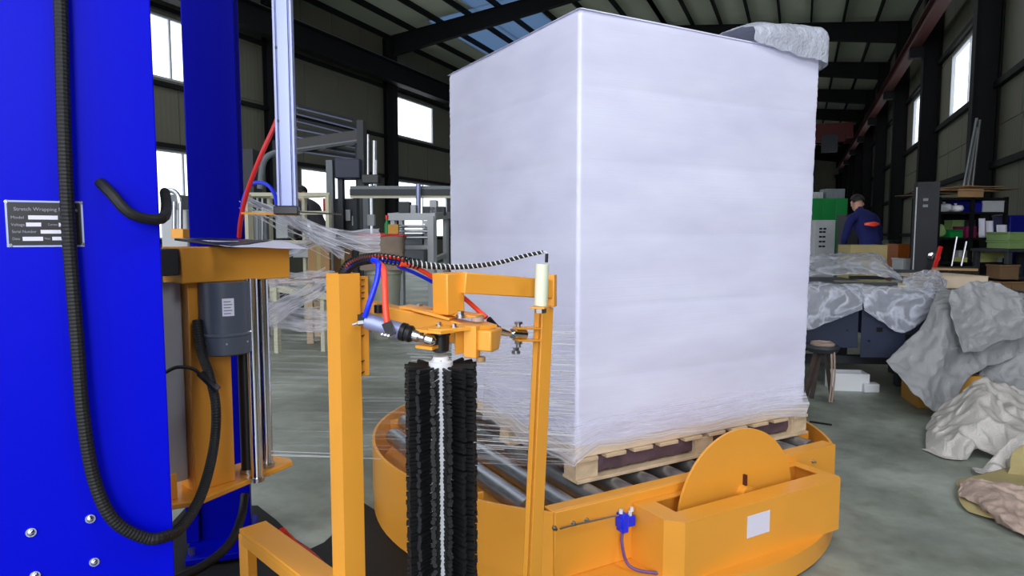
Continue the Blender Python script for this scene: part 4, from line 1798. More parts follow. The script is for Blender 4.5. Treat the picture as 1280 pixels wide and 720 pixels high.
for (pts, m, r, nm, lb) in (
        ([P(466, 325, 1.44), P(473, 330, 1.42), P(471, 350, 1.41), P(462, 378, 1.40), P(456, 396, 1.405)], BTUBE, 0.0062, 'blue_air_tube', 'short blue air tube dropping to the silver air cylinder'),
        ([P(468, 326, 1.45), P(479, 336, 1.42), P(481, 360, 1.40), P(482, 385, 1.39), P(484, 404, 1.385)], ORG, 0.0070, 'red_air_tube', 'short orange-red air tube plugged into the air cylinder'),
        ([P(500, 330, 1.50), P(518, 333, 1.53), P(545, 349, 1.57), P(578, 371, 1.57), P(600, 390, 1.54), P(608, 397, 1.53)], ORG, 0.0058, 'red_air_tube', 'red air tube passing behind the yellow hanger arm'),
        ([P(498, 333, 1.51), P(520, 342, 1.55), P(545, 355, 1.59), P(575, 374, 1.60)], BTUBE, 0.0045, 'blue_air_tube', 'blue air tube running under the red one behind the hanger')):
    q = MB()
    q.tube(curve(pts, 8), r, 12)
    tag(q.build(nm, m), lb, 'air tube')
q = MB()
q.tube(curve([P(352, 664, 1.9), P(368, 680, 1.95), P(386, 692, 1.9), P(400, 705, 1.8)], 6), 0.012, 10)
tag(q.build('red_hose', RED), 'red hose lying behind the yellow foot channel', 'hose')

# ================================================================== FILM BEING WOUND
fw_ = thing('film_web', P(500, 560, 2.0), 'clear stretch film web drawn from the carriage to the load', 'stretch film')
lc = TM @ Vector((lx0, ly0, 0))


def webf(z00, z01, z10, z11, bow, seed):
    r0 = P(333, 500, 1.97)

    def fn(u, v):
        a = Vector((r0.x, r0.y, z00 + (z01 - z00) * v))
        b = Vector((lc.x, lc.y, z10 + (z11 - z10) * v)) + W(-0.01, -0.02)
        p = a.lerp(b, u)
        p.z += bow * math.sin(u * PI) * (v - 0.5) + 0.004 * mnoise.noise(Vector((u * 3, v * 20, seed)))
        n = W(0.3, -0.9)
        p += n * 0.01 * mnoise.noise(Vector((u * 2, v * 14, seed + 4)))
        return p
    return fn


q = MB()
q.grid(webf(0.56, 0.99, 0.40, 0.93, -0.02, 1), 60, 60)
lab(q.build('film_sheet', WEB, fw_, smooth=180), 'nearly invisible clear sheet with white pull lines')


def strand(pts, r, n=10):
    q = MB()
    q.tube(curve(pts, n), r, 6)
    return q


k = 0
r0 = P(333, 500, 1.97)
for i in range(90):
    f = rnd.random()
    zb_ = 0.41 + 0.5 * f
    za_ = 0.56 + 0.42 * (f ** 0.7)
    u0 = rnd.uniform(0.28, 0.9) ** 0.7 if f > 0.04 else 0.0
    u1 = min(1.0, u0 + rnd.uniform(0.1, 0.45))
    a = Vector((r0.x, r0.y, za_))
    b = Vector((lc.x, lc.y, zb_)) + W(-0.01, -0.025)
    q = MB()
    pts = [a.lerp(b, u0 + (u1 - u0) * t / 5) + Vector((0, 0, 0.002 * mnoise.noise(Vector((i, t, 0))))) for t in range(6)]
    q.tube(pts, rnd.uniform(0.0005, 0.0012), 4)
    q.build('pull_line', WHT, fw_)

# torn film tail hanging from the profile block towards the left machines
tl = thing('film_tail', P(420, 290, 2.6), 'twisted clear film tail stretching from the profile to the left', 'stretch film')


def ribbon(a, b, w0, w1, sag, name, par, seed, nu=40):
    q = MB()

    def fn(u, v):
        p = a.lerp(b, u)
        w = w0 + (w1 - w0) * u
        p.z += (v - 0.5) * w - sag * 4 * u * (1 - u)
        p += W(0.2, 0.9) * (0.03 * mnoise.noise(Vector((u * 3, v * 5, seed))))
        p.z += 0.012 * mnoise.noise(Vector((u * 4, v * 9, seed + 9)))
        return p
    q.grid(fn, nu, 10)
    return q.build(name, STRAND, par, smooth=180)


ribbon(P(305, 247, 2.5), P(420, 300, 2.7), 0.02, 0.08, 0.0, 'film_ribbon', tl, 1)
ribbon(P(340, 262, 2.5), P(475, 300, 2.9), 0.03, 0.10, 0.04, 'film_ribbon', tl, 2)
ribbon(P(355, 268, 2.5), P(430, 318, 2.8), 0.02, 0.05, 0.01, 'film_ribbon', tl, 3)
ribbon(P(300, 325, 2.4), P(415, 292, 2.8), 0.03, 0.05, 0.02, 'film_ribbon', tl, 4)
ribbon(P(335, 350, 2.2), P(418, 345, 2.6), 0.05, 0.04, 0.0, 'film_ribbon', tl, 5)
ribbon(P(335, 395, 2.2), P(418, 350, 2.6), 0.08, 0.05, 0.0, 'film_ribbon', tl, 6)
ribbon(P(330, 385, 2.3), P(420, 400, 2.6), 0.10, 0.08, 0.02, 'film_ribbon', tl, 7)
for i in range(16):
    a = P(300 + rnd.uniform(-2, 60), 245 + rnd.uniform(0, 22), 2.5)
    b = P(rnd.uniform(390, 470), rnd.uniform(285, 325), 2.75)
    strand([a, a.lerp(b, 0.5) + Vector((0, 0, -rnd.uniform(0, 0.02))), b], rnd.uniform(0.0008, 0.0018)).build('pull_line', WHT, tl)
for i in range(14):
    a = P(335, rnd.uniform(340, 400), 2.2)
    b = P(rnd.uniform(400, 425), rnd.uniform(330, 405), 2.6)
    strand([a, a.lerp(b, 0.5) + Vector((0, 0, -rnd.uniform(0, 0.02))), b], rnd.uniform(0.0006, 0.0014)).build('pull_line', WHT, tl)


# ================================================================== FAR MACHINES ON THE LEFT
def pxbox(px0, px1, py0, py1, b, th, deg=0.0, floor=False):
    """box whose front face covers these pixels at depth b; returns frame + extents"""
    p = P((px0 + px1) / 2, py1, b)
    top = P((px0 + px1) / 2, py0, b)
    w = (px1 - px0) / FPX * b
    z0 = 0.0 if floor else p.z
    M = frame_at(Vector((p.x, p.y, 0)), deg)
    return M, (-w / 2, w / 2, 0, th, z0, top.z)


def addbox(name, m, par, px0, px1, py0, py1, b, th, deg=0.0, floor=False, bevel=0.0):
    M, e = pxbox(px0, px1, py0, py1, b, th, deg, floor)
    q = MB(M)
    q.box(*e)
    return q.build(name, m, par, bevel=bevel)


def at(px, b):
    p = P(px, 300, b)
    return Vector((p.x, p.y, 0))


# cream tube-frame machine
cf = thing('frame_machine', at(355, 8.8), 'cream square-tube machine frame left of the hanging profile', 'machine')
for (px, b, w, top) in ((309, 8.6, 0.09, 243), (337, 9.2, 0.05, 246), (410, 8.8, 0.055, 243), (380, 9.2, 0.05, 246)):
    q = MB()
    t = P(px, top, b)
    q.bar(Vector((t.x, t.y, 0)), t, w)
    q.build('leg', CREAM, cf)
for (a, b_) in (((302, 243, 8.6), (412, 243, 8.8)), ((302, 266, 8.6), (412, 266, 8.8)), ((309, 302, 8.6), (410, 303, 8.8)), ((337, 246, 9.2), (380, 246, 9.2)), ((309, 244, 8.6), (337, 246, 9.2)), ((410, 244, 8.8), (380, 246, 9.2)), ((309, 348, 8.6), (410, 348, 8.8))):
    q = MB()
    q.bar(P(*a), P(*b_), 0.045)
    q.build('rail', CREAM, cf)
for (x0, x1, y0, y1, m) in ((318, 334, 262, 300, MGREY), (340, 362, 300, 318, DGREY), (366, 400, 306, 322, LGREY), (345, 360, 272, 298, LGREY)):
    addbox('machine_unit', m, cf, x0, x1, y0, y1, 9.1, 0.25, bevel=0.01)
for x in (322, 328):
    q = MB()
    q.cyl(P(x, 300, 9.0), P(x, 245, 9.0), 0.015, n=10)
    q.build('guide_rod', STEEL, cf)

# worker platform + left worker
plat = addbox('work_platform', DGREY, None, 358, 436, 373, 408, 9.6, 0.62, floor=True, bevel=0.01)
tag(plat, 'dark grey low platform under the bent-over worker', 'platform')


def skin_body(name, M, joints, edges, zones, parent, mats, sub=2):
    """one continuous body grown round a skeleton; zones: list of (joint a, joint b, material index)"""
    names = list(joints)
    bm = bmesh.new()
    vs = {k: bm.verts.new(Vector(joints[k][0])) for k in names}
    for a, b in edges:
        bm.edges.new((vs[a], vs[b]))
    me = bpy.data.meshes.new(name)
    bm.to_mesh(me)
    bm.free()
    o = bpy.data.objects.new(name, me)
    COL.objects.link(o)
    sk = o.modifiers.new('skin', 'SKIN')
    for i, k in enumerate(names):
        r = joints[k][1]
        r = r if isinstance(r, tuple) else (r, r)
        me.skin_vertices[0].data[i].radius = r
        me.skin_vertices[0].data[i].use_root = (i == 0)
    sk.use_smooth_shade = True
    ss = o.modifiers.new('sub', 'SUBSURF')
    ss.levels = sub
    bpy.context.view_layer.update()
    dg = bpy.context.evaluated_depsgraph_get()
    ev = bpy.data.meshes.new_from_object(o.evaluated_get(dg))
    bpy.data.objects.remove(o)
    for m in mats:
        ev.materials.append(m)
    for p in ev.polygons:
        c = p.center
        best, bi = 1e9, 0
        for (a, b, mi) in zones:
            A, B = Vector(joints[a][0]), Vector(joints[b][0])
            d = B - A
            t = max(0, min(1, (c - A).dot(d) / max(1e-9, d.length_squared)))
            r = joints[a][1]
            r = r[0] if isinstance(r, tuple) else r
            dist = (c - (A + d * t)).length - r * 0.6
            if dist < best:
                best, bi = dist, mi
        p.material_index = bi
        p.use_smooth = True
    lo = min(v.co.z for v in ev.vertices)
    ev.transform(M)
    cx = sum((v.co for v in ev.vertices), Vector()) / len(ev.vertices)
    cx.z = min(v.co.z for v in ev.vertices)
    ev.transform(Matrix.Translation(-cx))
    ob = bpy.data.objects.new(name, ev)
    COL.objects.link(ob)
    put(ob, cx, parent)
    return ob


def person(tname, M, label, cloth, trous, lean, armpose, headturn, hairm, scale=1.0):
    """faces local +y; lean = forward lean of the trunk in radians"""
    s = scale

    def tr(y, z):   # rotate about the hip
        h = 0.93
        return y * math.cos(lean) + (z - h) * math.sin(lean), h + (z - h) * math.cos(lean) - y * math.sin(lean)
    J = {}

    def add(k, x, y, z, r, body=True):
        if body:
            y, z = tr(y, z)
        J[k] = ((x * s, y * s, z * s), tuple(v * s for v in r) if isinstance(r, tuple) else r * s)
    add('pelvis', 0, 0, 0.95, (0.155, 0.12))
    add('waist', 0, 0.0, 1.10, (0.135, 0.10))
    add('chest', 0, 0.01, 1.30, (0.17, 0.115))
    add('neckbase', 0, 0.0, 1.44, (0.10, 0.075))
    add('neck', 0, 0.01, 1.51, 0.056)
    hx = headturn
    add('jaw', 0.0 + hx * 0.02, 0.045, 1.575, (0.062, 0.068))
    add('head', 0.0, 0.02, 1.66, (0.078, 0.092))
    add('crown', 0.0, 0.01, 1.72, (0.058, 0.07))
    for sd, nm in ((-1, 'l'), (1, 'r')):
        add('sh' + nm, sd * 0.175, 0.0, 1.405, 0.066)
        e, w = armpose[nm]
        add('el' + nm, sd * e[0], e[1], e[2], 0.045)
        add('wr' + nm, sd * w[0], w[1], w[2], 0.030)
        d = (Vector(w) - Vector(e)).normalized()
        pal = Vector(w) + d * 0.05
        add('pa' + nm, sd * pal.x, pal.y, pal.z, (0.034, 0.018))
        for k, (ox, L) in enumerate(((-0.028, 0.075), (-0.010, 0.088), (0.009, 0.082), (0.027, 0.066))):
            f1 = pal + d * 0.045 + Vector((ox, 0, 0))
            f2 = f1 + d * (L * 0.5) + Vector((0, 0, -0.012))
            add('fa%d%s' % (k, nm), sd * f1.x, f1.y, f1.z, 0.0095)
            add('fb%d%s' % (k, nm), sd * f2.x, f2.y, f2.z, 0.008)
        th = pal + Vector((-0.045, 0.01, 0))
        add('th' + nm, sd * th.x, th.y, th.z, 0.010)
        add('hip' + nm, sd * 0.09, 0.0, 0.88, 0.095, False)
        add('kn' + nm, sd * 0.10, 0.03, 0.49, 0.062, False)
        add('an' + nm, sd * 0.105, -0.02, 0.10, 0.045, False)
        add('he' + nm, sd * 0.108, -0.03, 0.045, 0.042, False)
        add('to' + nm, sd * 0.12, 0.15, 0.035, (0.045, 0.032), False)
    E = [('pelvis', 'waist'), ('waist', 'chest'), ('chest', 'neckbase'), ('neckbase', 'neck'), ('neck', 'jaw'), ('jaw', 'head'), ('head', 'crown')]
    Z = [('pelvis', 'waist', 1), ('waist', 'chest', 1), ('chest', 'neckbase', 1), ('neck', 'jaw', 0), ('jaw', 'head', 0), ('head', 'crown', 0)]
    for nm in 'lr':
        E += [('neckbase', 'sh' + nm), ('sh' + nm, 'el' + nm), ('el' + nm, 'wr' + nm), ('wr' + nm, 'pa' + nm), ('pa' + nm, 'th' + nm),
              ('pelvis', 'hip' + nm), ('hip' + nm, 'kn' + nm), ('kn' + nm, 'an' + nm), ('an' + nm, 'he' + nm), ('he' + nm, 'to' + nm)]
        Z += [('neckbase', 'sh' + nm, 1), ('sh' + nm, 'el' + nm, 1), ('el' + nm, 'wr' + nm, 1), ('wr' + nm, 'pa' + nm, 0), ('pa' + nm, 'th' + nm, 0),
              ('hip' + nm, 'kn' + nm, 2), ('kn' + nm, 'an' + nm, 2), ('an' + nm, 'he' + nm, 3), ('he' + nm, 'to' + nm, 3)]
        for k in range(4):
            E += [('pa' + nm, 'fa%d%s' % (k, nm)), ('fa%d%s' % (k, nm), 'fb%d%s' % (k, nm))]
            Z += [('fa%d%s' % (k, nm), 'fb%d%s' % (k, nm), 0)]
    t = thing('person', M @ Vector((0, 0, 0)), label, 'person')
    skin_body('body', M, J, E, Z, t, [SKIN, cloth, trous, BLKP])
    h = Vector(J['head'][0])
    jw = Vector(J['jaw'][0])
    upv = (h - jw).normalized()
    fw = Vector((0, math.cos(lean), -math.sin(lean)))
    q = MB(M @ Matrix.Translation(h))

    def hairf(u, v):
        a = u * 2 * PI
        b = v * PI * 0.62
        d = Vector((math.sin(b) * math.cos(a) * 0.088, math.sin(b) * math.sin(a) * 0.105, math.cos(b) * 0.10))
        if d.y > 0:
            d.y *= 0.86
            d.z = max(d.z, 0.035 - 0.0)
        y, z = d.y * math.cos(lean) + d.z * math.sin(lean), d.z * math.cos(lean) - d.y * math.sin(lean)
        k = 1 + 0.05 * mnoise.noise(Vector((d.x, y, z)) * 60)
        return Vector((d.x, y, z + 0.012)) * s * k
    q.grid(hairf, 24, 12)
    q.build('hair', hairm, t, smooth=180)
    R3 = Matrix.Rotation(-lean, 4, 'X')
    q = MB(M @ Matrix.Translation(h) @ R3)
    for sx in (-1, 1):
        q.ball((sx * 0.030 * s, 0.082 * s, -0.008 * s), 0.009 * s, 10, 6)
    q.build('eyes', WHT, t)
    q = MB(M @ Matrix.Translation(h) @ R3)
    q.tube([(0, 0.082 * s, 0.0), (0, 0.108 * s, -0.036 * s), (0, 0.092 * s, -0.044 * s)], [0.007 * s, 0.013 * s, 0.008 * s], 8)
    q.build('nose', SKIN, t)
    q = MB(M @ Matrix.Translation(h) @ R3)
    q.tube([(-0.024 * s, 0.086 * s, -0.072 * s), (0, 0.094 * s, -0.074 * s), (0.024 * s, 0.086 * s, -0.072 * s)], [0.003, 0.006, 0.003], 6)
    q.build('mouth', RAG, t)
    for sx in (-1, 1):
        q = MB(M @ Matrix.Translation(h) @ R3)
        q.ball((sx * 0.082 * s, 0.0, -0.02 * s), (0.012 * s, 0.020 * s, 0.032 * s), 10, 6)
        q.build('ear', SKIN, t)
    return t


pz = P(397, 373, 9.6).z
wl_ = at(405, 9.85)
wl_.z = pz + 0.003
person('worker', frame_at(wl_, 68), 'worker in dark grey clothes bending over, black hair, left of the bright window', GJACK, TROU, 0.55,
       {'l': ((0.22, 0.10, 1.14), (0.16, 0.34, 1.10)), 'r': ((0.22, 0.10, 1.14), (0.16, 0.34, 1.10))}, 0, HAIR, 1.0)

# cardboard box, bin with sack
bn = thing('grey_bin', at(480, 7.9), 'pale grey round bin behind the yellow cross beam', 'bin')
c = at(480, 7.9)
zt_ = P(480, 337, 7.9).z
q = MB()
q.lathe((c.x, c.y, 0), [(0, 0.14), (0.02, 0.155), (zt_ - 0.06, 0.195), (zt_ - 0.05, 0.21), (zt_, 0.21), (zt_, 0.2), (zt_ - 0.03, 0.19)], 32)
q.build('bin_body', mat('pale_grey_green_plastic', (165, 168, 152), 0.5, 0, 0.05), bn)
q = MB()
M, e = pxbox(446, 507, 294, 336, 7.68, 0.45, 8)
q.M = M


def sackf(k):
    def fn(u, v):
        a = u * 2 * PI
        r = 1.0 / max(abs(math.cos(a)), abs(math.sin(a))) ** 0.75
        w = (e[1] - e[0]) / 2 * r * (0.94 + 0.06 * v)
        x = math.cos(a) * w * 0.98
        y = 0.26 + math.sin(a) * 0.26 * r
        z = zt_ + 0.004 + (e[5] - zt_) * v + 0.03 * mnoise.noise(Vector((u * 6, v * 4, 1)))* v
        return Vector((x + 0.02 * mnoise.noise(Vector((u * 9, v * 7, 3))), y + 0.03 * mnoise.noise(Vector((u * 9, v * 7, 6))), z))
    return fn


q.grid(sackf(0), 48, 16)
q.add([sackf(0)(i / 48, 1) for i in range(48)], [tuple(range(48))])
sk_ = q.build('sack_bundle', SACK, smooth=80)
tag(sk_, 'brown cloth-wrapped bundle with red rim sitting on the grey bin', 'bundle')
q = MB(M)
q.tube([sackf(0)(i / 48, 0.97) + Vector((0, 0, 0.005)) for i in range(49)], 0.012, 6, caps=False)
q.build('red_rim', RED, sk_)
for (x0, x1, y0, y1, m, nm, lb) in ((480, 486, 268, 288, GRN, 'small_bottle', 'small green bottle with red cap standing on the brown bundle'),
                                    (486, 497, 277, 290, ORCH, 'small_carton', 'small ochre carton on the brown bundle')):
    M2, e2_ = pxbox(x0, x1, y0, y1, 7.8, 0.08)
    z0_ = e[5] + 0.015
    if nm == 'small_bottle':
        q = MB(M2)
        q.lathe((0, 0.04, z0_), [(0, 0.03), (0.12, 0.032), (0.15, 0.015), (0.17, 0.015)], 12)
        o = q.build(nm, m)
        q = MB(M2)
        q.lathe((0, 0.04, z0_ + 0.17), [(0, 0.02), (0.05, 0.02)], 12)
        q.build('cap', RED, o)
    else:
        q = MB(M2)
        q.box(-0.06, 0.06, 0, 0.08, z0_, z0_ + 0.11)
        o = q.build(nm, m, bevel=0.002)
    tag(o, lb, 'container')

# cardboard cartons left
for i, (x0, x1, y0, y1, b, m, lb) in enumerate(((386, 412, 303, 350, 7.6, CARD, 'tan carton standing beside the cream frame'),
                                                (418, 440, 312, 347, 7.95, CARDD, 'darker carton right of the tan one by the brown bundle'))):
    M2, e2_ = pxbox(x0, x1, y0, y1, b, 0.3, 12)
    t = thing('carton', M2 @ Vector((0, 0.15, 0)), lb, 'carton')
    q = MB(M2)
    q.box(*e2_)
    q.build('box_body', m, t, bevel=0.003)
    q = MB(M2)
    q.box(-0.02, 0.02, -0.0015, 0.0, e2_[4] + 0.03, e2_[5])
    q.build('tape', KRAFT, t)
    q = MB(M2)
    q.box(e2_[0] - 0.01, e2_[1] + 0.01, -0.01, 0.31, e2_[5], e2_[5] + 0.012)
    q.build('flap', m, t)
st = thing('low_stillage', at(400, 7.7), 'low timber stillage carrying the cartons left of the yellow post', 'stillage')
zz = P(400, 350, 7.6).z
for k in range(6):
    q = MB(frame_at(at(392, 7.5), 8))
    q.box(-0.75, 0.55, k * 0.11, k * 0.11 + 0.095, min(zz, P(429, 347, 7.95).z) - 0.03, min(zz, P(429, 347, 7.95).z) - 0.002)
    q.build('deck_board', WOOD, st)
for x in (-0.7, -0.1, 0.45):
    for y in (0.0, 0.55):
        q = MB(frame_at(at(392, 7.5), 8))
        q.box(x, x + 0.07, y, y + 0.07, 0, min(zz, P(429, 347, 7.95).z) - 0.03)
        q.build('leg', WOOD, st)
q = MB()
q.bar(P(338, 359, 6.9), P(412, 371, 7.0), 0.06, 0.07)
q.build('cream_rail', CREAM, st)
q = MB()
q.bar(Vector((*P(345, 359, 6.9).xy, 0)), P(345, 359, 6.9), 0.05)
q.build('rail_post', CREAM, st)
q = MB()
q.bar(Vector((*P(404, 369, 7.0).xy, 0)), P(404, 369, 7.0), 0.05)
q.build('rail_post', CREAM, st)

# grey bench frame and overhead rails
gb = thing('machine_bench', at(520, 8.5), 'light grey steel machine bench frame beside the white load', 'bench')
for (px, b) in ((540, 8.3), (492, 8.5), (502, 9.4), (557, 9.4)):
    q = MB()
    t = P(px, 270, b)
    q.bar(Vector((t.x, t.y, 0)), t, 0.085 if px == 540 else 0.06)
    q.build('leg', LGREY, gb)
for (a, b_) in (((486, 271, 8.5), (545, 271, 8.3)), ((540, 271, 8.3), (560, 269, 9.4)), ((500, 309, 8.6), (541, 309, 8.3)), ((502, 269, 9.4), (560, 269, 9.4)), ((492, 271, 8.5), (502, 269, 9.4)), ((541, 325, 8.35), (557, 318, 9.4))):
    q = MB()
    q.bar(P(*a), P(*b_), 0.06, 0.09 if a[1] == 271 else 0.05)
    q.build('rail', LGREY, gb)
q = MB()
M, e = pxbox(530, 541, 276, 290, 8.32, 0.01)
q.M = M
q.M = frame_at(P(540, 276, 8.3), 0)
q.add([(0, -.005, 0), (-0.13, -.005, 0), (0, -.005, -0.15), (0, .005, 0), (-0.13, .005, 0), (0, .005, -0.15)], [(0, 1, 2), (5, 4, 3), (0, 3, 4, 1), (1, 4, 5, 2), (2, 5, 3, 0)])
q.build('gusset', LGREY, gb)
for (x0, x1, y0, y1, m) in ((500, 528, 292, 306, MGREY), (530, 536, 285, 308, LGREY), (498, 512, 252, 269, DGREY), (513, 520, 256, 269, LGREY), (537, 546, 250, 268, LGREY), (549, 556, 258, 269, DGREY), (500, 530, 312, 330, MGREY), (528, 552, 258, 268, DGREY)):
    addbox('bench_unit', m, gb, x0, x1, y0, y1, 8.9, 0.2, bevel=0.008)
for y in (283, 289, 297):
    q = MB()
    q.cyl(P(496, y, 8.7), P(538, y, 8.6), 0.02, n=12)
    q.build('roller', STEEL, gb)
orl = thing('linear_axis', at(500, 9.8), 'long horizontal steel twin-rail axis left of the white load', 'machine')
for (y, r, m) in ((235, 0.028, MGREY), (240.5, 0.045, DGREY), (246, 0.02, CREAM)):
    q = MB()
    q.bar(P(438, y, 9.8), P(565, y, 9.8), r * 2)
    q.build('rail', m, orl)
q = MB()
q.cyl(P(523, 268, 9.7), P(523, 230, 9.7), 0.035, n=14)
q.build('sensor_post', ALU, orl)
q = MB()
q.box(-0.05, 0.05, -0.05, 0.05, 0, 0.06)
for px in (445, 563):
    q = MB()
    t = P(px, 246, 9.85)
    q.bar(Vector((t.x, t.y, 0)), t, 0.07)
    q.build('leg', DGREY, orl)

# dark machine tower with rods and head
tw = thing('machine_tower', at(463, 10.5), 'tall dark machine column with bright guide rods near the far window', 'machine')
addbox('column', DGREY, tw, 449, 457, 150, 335, 10.5, 0.25, floor=True)
addbox('column', MGREY, tw, 455, 462, 236, 330, 10.4, 0.12, floor=True)
for (px, y0, y1, r) in ((460, 168, 222, 0.02), (468, 176, 232, 0.035), (470, 200, 236, 0.025)):
    q = MB()
    q.cyl(P(px, y1, 10.3), P(px, y0, 10.3), r, n=12)
    q.build('guide_rod', STEEL, tw)
addbox('carriage', BLKP, tw, 452, 473, 218, 229, 10.2, 0.25, bevel=0.01)
addbox('control_box', LGREY, tw, 459, 468, 268, 282, 10.2, 0.1, bevel=0.006)
addbox('machine_head', SLATE, tw, 418, 450, 198, 223, 10.4, 0.4, bevel=0.02)
addbox('pillar', MGREY, tw, 410, 418, 200, 330, 10.4, 0.15, floor=True)
addbox('pillar', DGREY, tw, 424, 430, 223, 330, 10.5, 0.15, floor=True)
addbox('body', DGREY, tw, 420, 449, 248, 325, 10.7, 0.5, floor=True, bevel=0.02)
lab(addbox('red_strip', RED, tw, 404, 407, 248, 264, 10.3, 0.02), 'red vertical strip')
for (x0, x1, y0, y1) in ((432, 438, 262, 276), (440, 446, 270, 282)):
    addbox('gauge', LGREY, tw, x0, x1, y0, y1, 10.6, 0.05, bevel=0.004)

# steel bars stacked on an overhead rack
rk = thing('overhead_rack', at(412, 12), 'dark overhead rack of long bright-edged steel bars', 'rack')
for i, (a, b_) in enumerate((((369, 187, 11.6), (449, 198, 12.2)), ((402, 184, 11.8), (449, 192, 12.3)), ((425, 180, 12), (449, 184, 12.4)),
                             ((371, 150, 12), (456, 171, 12.8)), ((371, 141, 12.2), (457, 163, 13)), ((371, 160, 12), (452, 176, 12.6)),
                             ((371, 170, 11.8), (430, 181, 12.2)), ((371, 133, 12.4), (440, 150, 13)))):
    q = MB()
    q.bar(P(*a), P(*b_), 0.10, 0.05)
    q.build('bar', DGREY, rk)
    q = MB()
    a2, b2 = P(a[0], a[1] + 1.6, a[2] - 0.08), P(b_[0], b_[1] + 1.6, b_[2] - 0.08)
    q.bar(a2, b2, 0.02, 0.02)
    q.build('bright_edge', ALU, rk)
q = MB()
q.bar(P(366, 187, 11.5), P(450, 175, 11.7), 0.03, 0.03)
q.build('cross_bar', MGREY, rk)
q = MB()
q.bar(P(366, 184, 11.6), P(450, 171, 11.8), 0.2, 0.22)
q.build('cross_girder', BLKP, rk)
for px, b in ((349, 11.6), (452, 11.8)):
    q = MB()
    t = P(px, 176, b)
    q.bar(Vector((t.x, t.y, 0)), t, 0.16)
    q.build('rack_post', DGREY, rk)
q = MB()
q.tube(curve([P(345, 191, 11.3), P(334, 196, 11.2), P(328, 208, 11.2), P(325, 236, 11.2)], 6), 0.05, 10)
q.build('duct_bend', MGREY, rk)
addbox('dark_cabinet', DGREY, rk, 300, 318, 186, 262, 11.8, 0.4, floor=True)

# small machine visible between mast and rear column
sm = thing('side_machine', at(216, 5.0), 'small grey machine with an orange block seen between the blue columns', 'machine')
addbox('housing', LGREY, sm, 203, 236, 262, 330, 5.2, 0.35, floor=True, bevel=0.01)
addbox('orange_block', YEL, sm, 214, 229, 286, 298, 4.95, 0.1, bevel=0.004)
addbox('top_unit', MGREY, sm, 203, 222, 243, 262, 5.25, 0.2, bevel=0.008)
for x in (218, 226):
    q = MB()
    q.cyl(P(x, 286, 5.0), P(x, 252, 5.0), 0.014, n=12)
    q.build('guide_rod', STEEL, sm)
q = MB()
q.tube(curve([P(205, 246, 5.1), P(212, 238, 5.1), P(222, 244, 5.1), P(225, 262, 5.1)], 5), 0.02, 8)
q.build('hose', STEEL, sm)

# ================================================================== RIGHT SIDE: COVERED BENCHES
def rq(name, m, par, M, e, bevel=0.004):
    q = MB(M)
    q.box(*e)
    return q.build(name, m, par, bevel=bevel)


BD = 26                         # benches run back along the hall
BM2 = frame_at(at(1085, 5.05), -6)
bt = thing('blue_steel_table', BM2 @ Vector((0, 0.6, 0)), 'dark blue steel machine bed under plastic behind the turntable', 'machine bed')
zt1 = P(1085, 366, 5.05).z
zb1 = P(1085, 447, 5.05).z
q = MB(BM2)
q.box(-0.02, 0.52, 0.0, 0.008, zb1, zt1)
q.build('front_panel', SLATE, bt, bevel=0.003)
q = MB(BM2)
q.box(-0.62, -0.035, 0.02, 0.028, zb1 + 0.07, zt1)
q.build('front_panel', SLATE, bt, bevel=0.003)
q = MB(BM2)
q.box(-0.62, 0.52, 0.03, 1.9, zt1 - 0.02, zt1)
q.build('bed_top', SLATE, bt)
q = MB(BM2)
q.box(0.51, 0.52, 0.01, 1.9, zb1, zt1 - 0.02)
q.build('side_panel', SLATE, bt)
for (x, z, w, h) in ((0.09, 0.50, 0.045, 0.035), (0.30, 0.44, 0.085, 0.045), (0.03, 0.42, 0.018, 0.018), (0.50, 0.40, 0.014, 0.03)):
    rq('cutout', BLKP, bt, BM2, (x, x + w, -0.001, 0.0, z, z + h), 0)
for (x, z) in ((-0.12, 0.50), (-0.30, 0.56), (-0.12, 0.62), (0.47, 0.60)):
    rq('cutout', BLKP, bt, BM2, (x, x + 0.012, 0.018 if x < 0 else -0.001, 0.02 if x < 0 else 0.0, z, z + 0.012), 0)
for x in (-0.55, 0.42):
    for y in (0.35, 1.6):
        rq('leg', DGREY, bt, BM2, (x, x + 0.08, y, y + 0.08, 0, zt1 - 0.03))
for y in (0.35, 1.6):
    rq('crossbeam', DGREY, bt, BM2, (-0.55, 0.5, y + 0.01, y + 0.07, 0.18, 0.25))
rq('back_panel', BLKM, bt, BM2, (-0.6, 0.5, 1.75, 1.77, 0.05, zt1 - 0.03), 0)

# long dark bars lying on the bed
for i, (a, b_, w, lb) in enumerate((((996, 349, 5.3), (1121, 357, 5.15), 0.05, 'near dark steel bar lying along the plastic-covered bed'),
                                    ((996, 331, 6.4), (1142, 343, 6.2), 0.05, 'long dark steel bar at the back of the covered bed'),
                                    ((1062, 341, 6.0), (1152, 350, 5.9), 0.06, 'shorter dark bar between the two long ones'))):
    q = MB()
    A, B = P(*a), P(*b_)
    A.z = B.z = zt1 + (0.055, 0.10, 0.055)[i]
    q.bar(A, B, w, 0.03)
    tag(q.build('steel_bar', DGREY, bevel=0.002), lb, 'steel bar')

